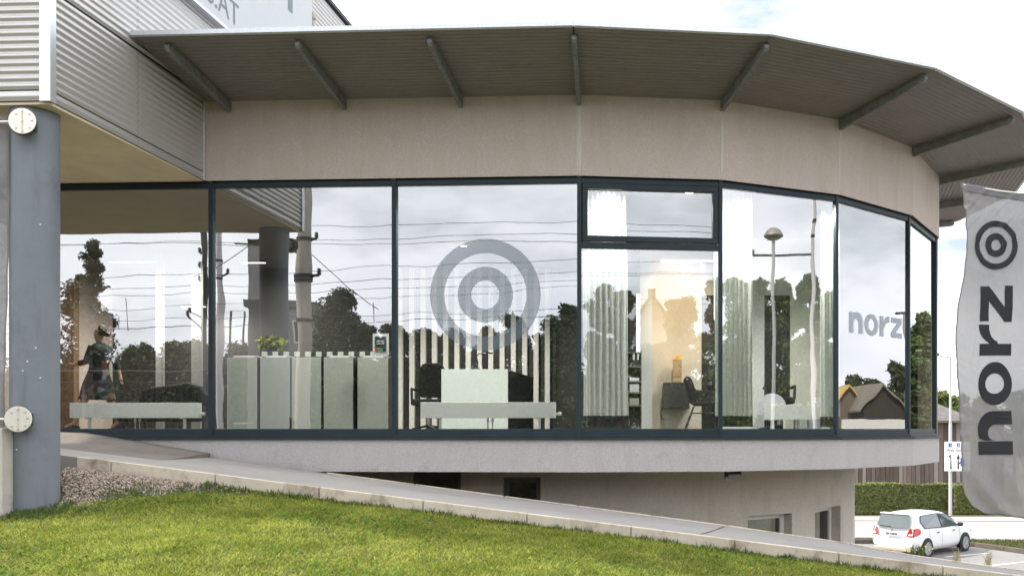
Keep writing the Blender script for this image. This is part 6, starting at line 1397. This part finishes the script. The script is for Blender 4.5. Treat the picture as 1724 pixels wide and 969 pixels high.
# stations: x, half width, z bottom, z belt, z top, half width top
ST = [(-1.97, 0.74, .34, .98, 1.02, .66), (-1.90, .80, .28, .99, 1.22, .62), (-1.70, .815, .25, .98, 1.44, .58), (-1.2, .82, .22, .965, 1.485, .585), (-.5, .82, .20, .95, 1.50, .59), (.15, .82, .20, .935, 1.47, .58), (.45, .82, .20, .93, 1.40, .575), (1.05, .815, .20, .93, 1.02, .66), (1.15, .81, .20, .92, .965, .68), (1.6, .80, .22, .84, .875, .62), (1.88, .74, .25, .70, .74, .55), (2.0, .60, .30, .55, .58, .45)]
def rearx(x, z): return x if x > -1.85 else x + (0.0 if z < 0.7 else (z - 0.7) * 0.28)
rows = []
for (x, w_, zb, zl, zt, wt) in ST:
    half = [(w_ * .80, zb), (w_ * .97, zb + .10), (w_, .52 if zl > .6 else zl * .8), (w_ * .985, zl - .10), (w_ * .955, zl), (wt + .02, zt - .07 if zt - zl > .1 else (zl + zt) / 2), (wt - .06, zt - .012), (0, zt + .012)]
    full = [(y, z) for y, z in half] + [(-y, z) for y, z in reversed(half[:-1])]
    rows.append([car(rearx(x, z), y, z) for y, z in full])
m = MB(); m.grid(rows); m.poly(rows[0]); m.poly(rows[-1])
bd = m.build('body', carw, t, smooth=True)
sb_ = bd.modifiers.new('s', 'SUBSURF'); sb_.levels = 1; sb_.render_levels = 2
def side_pt(x, s, f, o=0.014):
    """point on the glasshouse side: f 0 belt .. 1 roof edge"""
    xs_ = [q[0] for q in ST]; wl = np.interp(x, xs_, [q[1] * .955 for q in ST]); zl = np.interp(x, xs_, [q[3] for q in ST]); wt = np.interp(x, xs_, [q[5] + .01 for q in ST]); zt = np.interp(x, xs_, [q[4] - .05 for q in ST])
    return car(x, s * (wl + (wt - wl) * f + o), zl + (zt - zl) * f)
for s in (1, -1):
    for (poly, nm) in (([(-.28, .04), (-1.28, .06), (-1.42, .5), (-1.30, .90), (-.28, .93)], 'rear_side_window'), ([(.86, .10), (-.20, .04), (-.20, .93), (.32, .92)], 'front_side_window')):
        m = MB(); m.poly([side_pt(x, s, f, 0.022) for x, f in poly]); wo_ = m.build(nm, carglass, t)
        m = MB(); cx_ = sum(q[0] for q in poly) / len(poly); cf = sum(q[1] for q in poly) / len(poly); m.poly([side_pt(cx_ + (x - cx_) * 1.07, s, cf + (f - cf) * 1.12, 0.017) for x, f in poly]); m.build('window_seal', carblk, wo_)
    # wheels and arches
    for xw in (-1.18, 1.28):
        c = car(xw, s * .80, .30)
        MB().lathe([(0.0, -0.12), (.34, -0.12), (.345, 0.028), (0.0, 0.028)], c, 28, hy * s).build('wheel_arch', carblk, t)
        wh = MB().lathe([(.16, -.05), (.285, -.05), (.298, -.02), (.298, .035), (.28, .05), (.20, .052), (.16, .03)], c - Vector((0, 0, .005)), 28, hy * s).build('wheel', M('tyre', (.02, .02, .02), .8), t, smooth=True)
        rm_ = MB(); rm_.lathe([(.205, .042), (.212, .056), (.195, .058), (.19, .040)], c - Vector((0, 0, .005)), 28, hy * s); rm_.lathe([(0, .030), (.05, .062), (.055, .03)], c - Vector((0, 0, .005)), 12, hy * s)
        for k in range(5):
            a_ = 2 * math.pi * k / 5 + .3; dv_ = hx * math.cos(a_) + Vector((0, 0, math.sin(a_))); sv = hx * -math.sin(a_) + Vector((0, 0, math.cos(a_)))
            rm_.obox(c - Vector((0, 0, .005)) + dv_ * .12 + hy * s * .05, dv_, sv, hy, .085, .017, .008)
        rm_.build('rim', M('rim_alloy', (.48, .48, .48), .35, metal=.7), wh)
    MB().obox(car(.80, s * .90, .985), hx, hy, (0, 0, 1), .05, .09, .065).build('mirror', carblk, t, bevel=.03)
    for xh in (-.38, .62): MB().obox(car(xh - .12, s * .832, .80), hx, hy, (0, 0, 1), .075, .012, .014).build('door_handle', carblk, t, bevel=.005)
    for xl in (-.24, .92, -1.02):
        m = MB(); z0, z1 = (.32, .95) if xl > -1 else (.62, .95); m.tube([car(xl, s * .818, z0), car(xl, s * .826, .6 if z0 < .6 else .7), car(xl, s * .793, z1)], .004, 4); m.build('door_gap', M('gap_grey', (.25, .26, .27), .6), t)
    # tail light wraps the corner
    tl = [(-1.99, .50, .80), (-2.0, .735, .74), (-1.72, .835, .80), (-1.62, .832, .99), (-1.86, .80, 1.02), (-1.93, .60, .97)]
    m = MB(); m.grid([[car(-1.985, s * .52, .74), car(-1.94, s * .76, .73), car(-1.80, s * .832, .78), car(-1.60, s * .838, .84)], [car(-1.955, s * .56, .88), car(-1.90, s * .775, .88), car(-1.77, s * .825, .93), car(-1.60, s * .830, .96)], [car(-1.915, s * .62, 1.0), car(-1.86, s * .765, 1.0), car(-1.75, s * .80, 1.01), car(-1.64, s * .80, 1.0)]])
    lt_ = m.build('tail_light', M('lamp_red', (.42, .02, .012), .15, spec=.8), t, smooth=True)
    m = MB(); m.quad(car(-2.0, s * .60, .775), car(-1.965, s * .74, .775), car(-1.95, s * .75, .83), car(-1.985, s * .62, .83)); m.build('reversing_lamp', M('lamp_clear', (.75, .72, .70), .2), lt_)
# rear window, windscreen, plate, bumper trim, wiper
m = MB(); m.grid([[car(-1.985, y, 1.02) if abs(y) < .6 else car(-1.95, y, 1.02) for y in (-.62, -.3, 0, .3, .62)], [car(-1.80, y, 1.44) for y in (-.54, -.27, 0, .27, .54)]]); m.build('rear_window', M('car_glass_rear', (.10, .12, .125), .12, spec=.6), t)
m = MB(); m.obox(car(-1.72, 0, 1.462), hx, hy, (0, 0, 1), .12, .54, .016); m.build('spoiler', carw, t, bevel=.012)
MB().tube([car(-2.0, .05, 1.05), car(-1.985, .30, 1.055), car(-1.97, .48, 1.065)], .012, 6).build('rear_wiper', carblk, t)
MB().obox(car(-2.005, -.02, .80), hy, (0, 0, 1), hx, .25, .058, .006).build('number_plate', M('plate_white', (.72, .72, .70), .5), t)
MB().obox(car(-2.013, .215, .80), hy, (0, 0, 1), hx, .018, .056, .002).build('plate_band', sblue, t)
for k in range(7): MB().obox(car(-2.014, .16 - k * .055 - .02 * (k > 1), .80), hy, (0, 0, 1), hx, .018, .036, .0015).build('plate_character', carblk, t)
MB().lathe([(0, 0), (.04, 0), (.04, .008), (0, .01)], car(-1.985, 0, .925), 16, -hx).build('emblem', M('emblem_grey', (.25, .27, .26), .3, metal=.6), t)
MB().obox(car(-1.955, 0, .30), hx, hy, (0, 0, 1), .06, .66, .06).build('bumper_trim', M('bumper_beige', (.42, .36, .28), .6), t, bevel=.03)
m = MB(); m.grid([[car(.30, y, 1.43) for y in (-.5, 0, .5)], [car(1.0, y, 1.06 - .02 * abs(y)) for y in (-.62, 0, .62)]]); m.v = [(a_, b_, c_ + .022) for a_, b_, c_ in m.v]; m.build('windscreen', carglass, t)
for s in (1, -1): MB().obox(car(1.80, s * .62, .70), hx, hy, (0, 0, 1), .12, .13, .07).build('headlight', M('lamp_clear', (0, 0, 0)), t, bevel=.04)
MB().tube([car(-1.5, 0, 1.49), car(-1.66, 0, 1.66)], .006, 5).build('aerial', carblk, t)

# ------------------------------------------------------------------ weeds on the ramp's inner edge
for k, (px_, py_, d, n_l, h_, lb) in enumerate(((1548, 940, 9.62, 22, .12, 'weed with small yellow flowers on the ramp edge before the car wheel'), (1535, 935, 9.62, 14, .12, 'low weed tuft on the ramp edge left of the yellow flowers'), (1610, 945, 9.5, 14, .14, 'dry grass tuft on the ramp edge right of the car'), (1662, 951, 9.5, 16, .16, 'dry grass tuft on the ramp edge under the banner flag'))):
    x0 = X(px_, d); z0 = zr(x0) + 0.008; t = thing('weed', lb, 'plant', (x0, d, z0)); r_ = random.Random(k); m = MB()
    for q in range(n_l):
        an = r_.uniform(0, 6.28); ln = h_ * r_.uniform(.5, 1.1); sp2 = r_.uniform(.02, .10); tip = Vector((x0 + math.cos(an) * sp2, d + math.sin(an) * sp2 * .5, z0 + ln)); bs = Vector((x0 + r_.uniform(-.05, .05), d + r_.uniform(-.01, .01), z0 - .01)); mid2 = bs.lerp(tip, .55) + Vector((0, 0, ln * .12)); wv = Vector((.004, 0, 0))
        m.add([bs - wv, bs + wv, mid2 + wv * .8, mid2 - wv * .8, tip], [(0, 1, 2, 3), (3, 2, 4)])
    m.build('blades', M('weed_blade', (0, 0, 0)) if k < 2 else M('dry_blade', (.30, .25, .13), .8, island=.4), t, recalc=False)
    if k == 0:
        m = MB()
        for q in range(9):
            c = Vector((x0 + r_.uniform(-.14, .14), d + r_.uniform(-.04, .04), z0 + r_.uniform(.02, h_ * 1.2))); m.lathe([(0.0, 0), (.011, .002), (.007, .008), (0, .009)], c, 7, (0, -.7, .7))
        m.build('flower_heads', M('flower_yellow', (.75, .60, .12), .7), t)['kind'] = 'stuff'
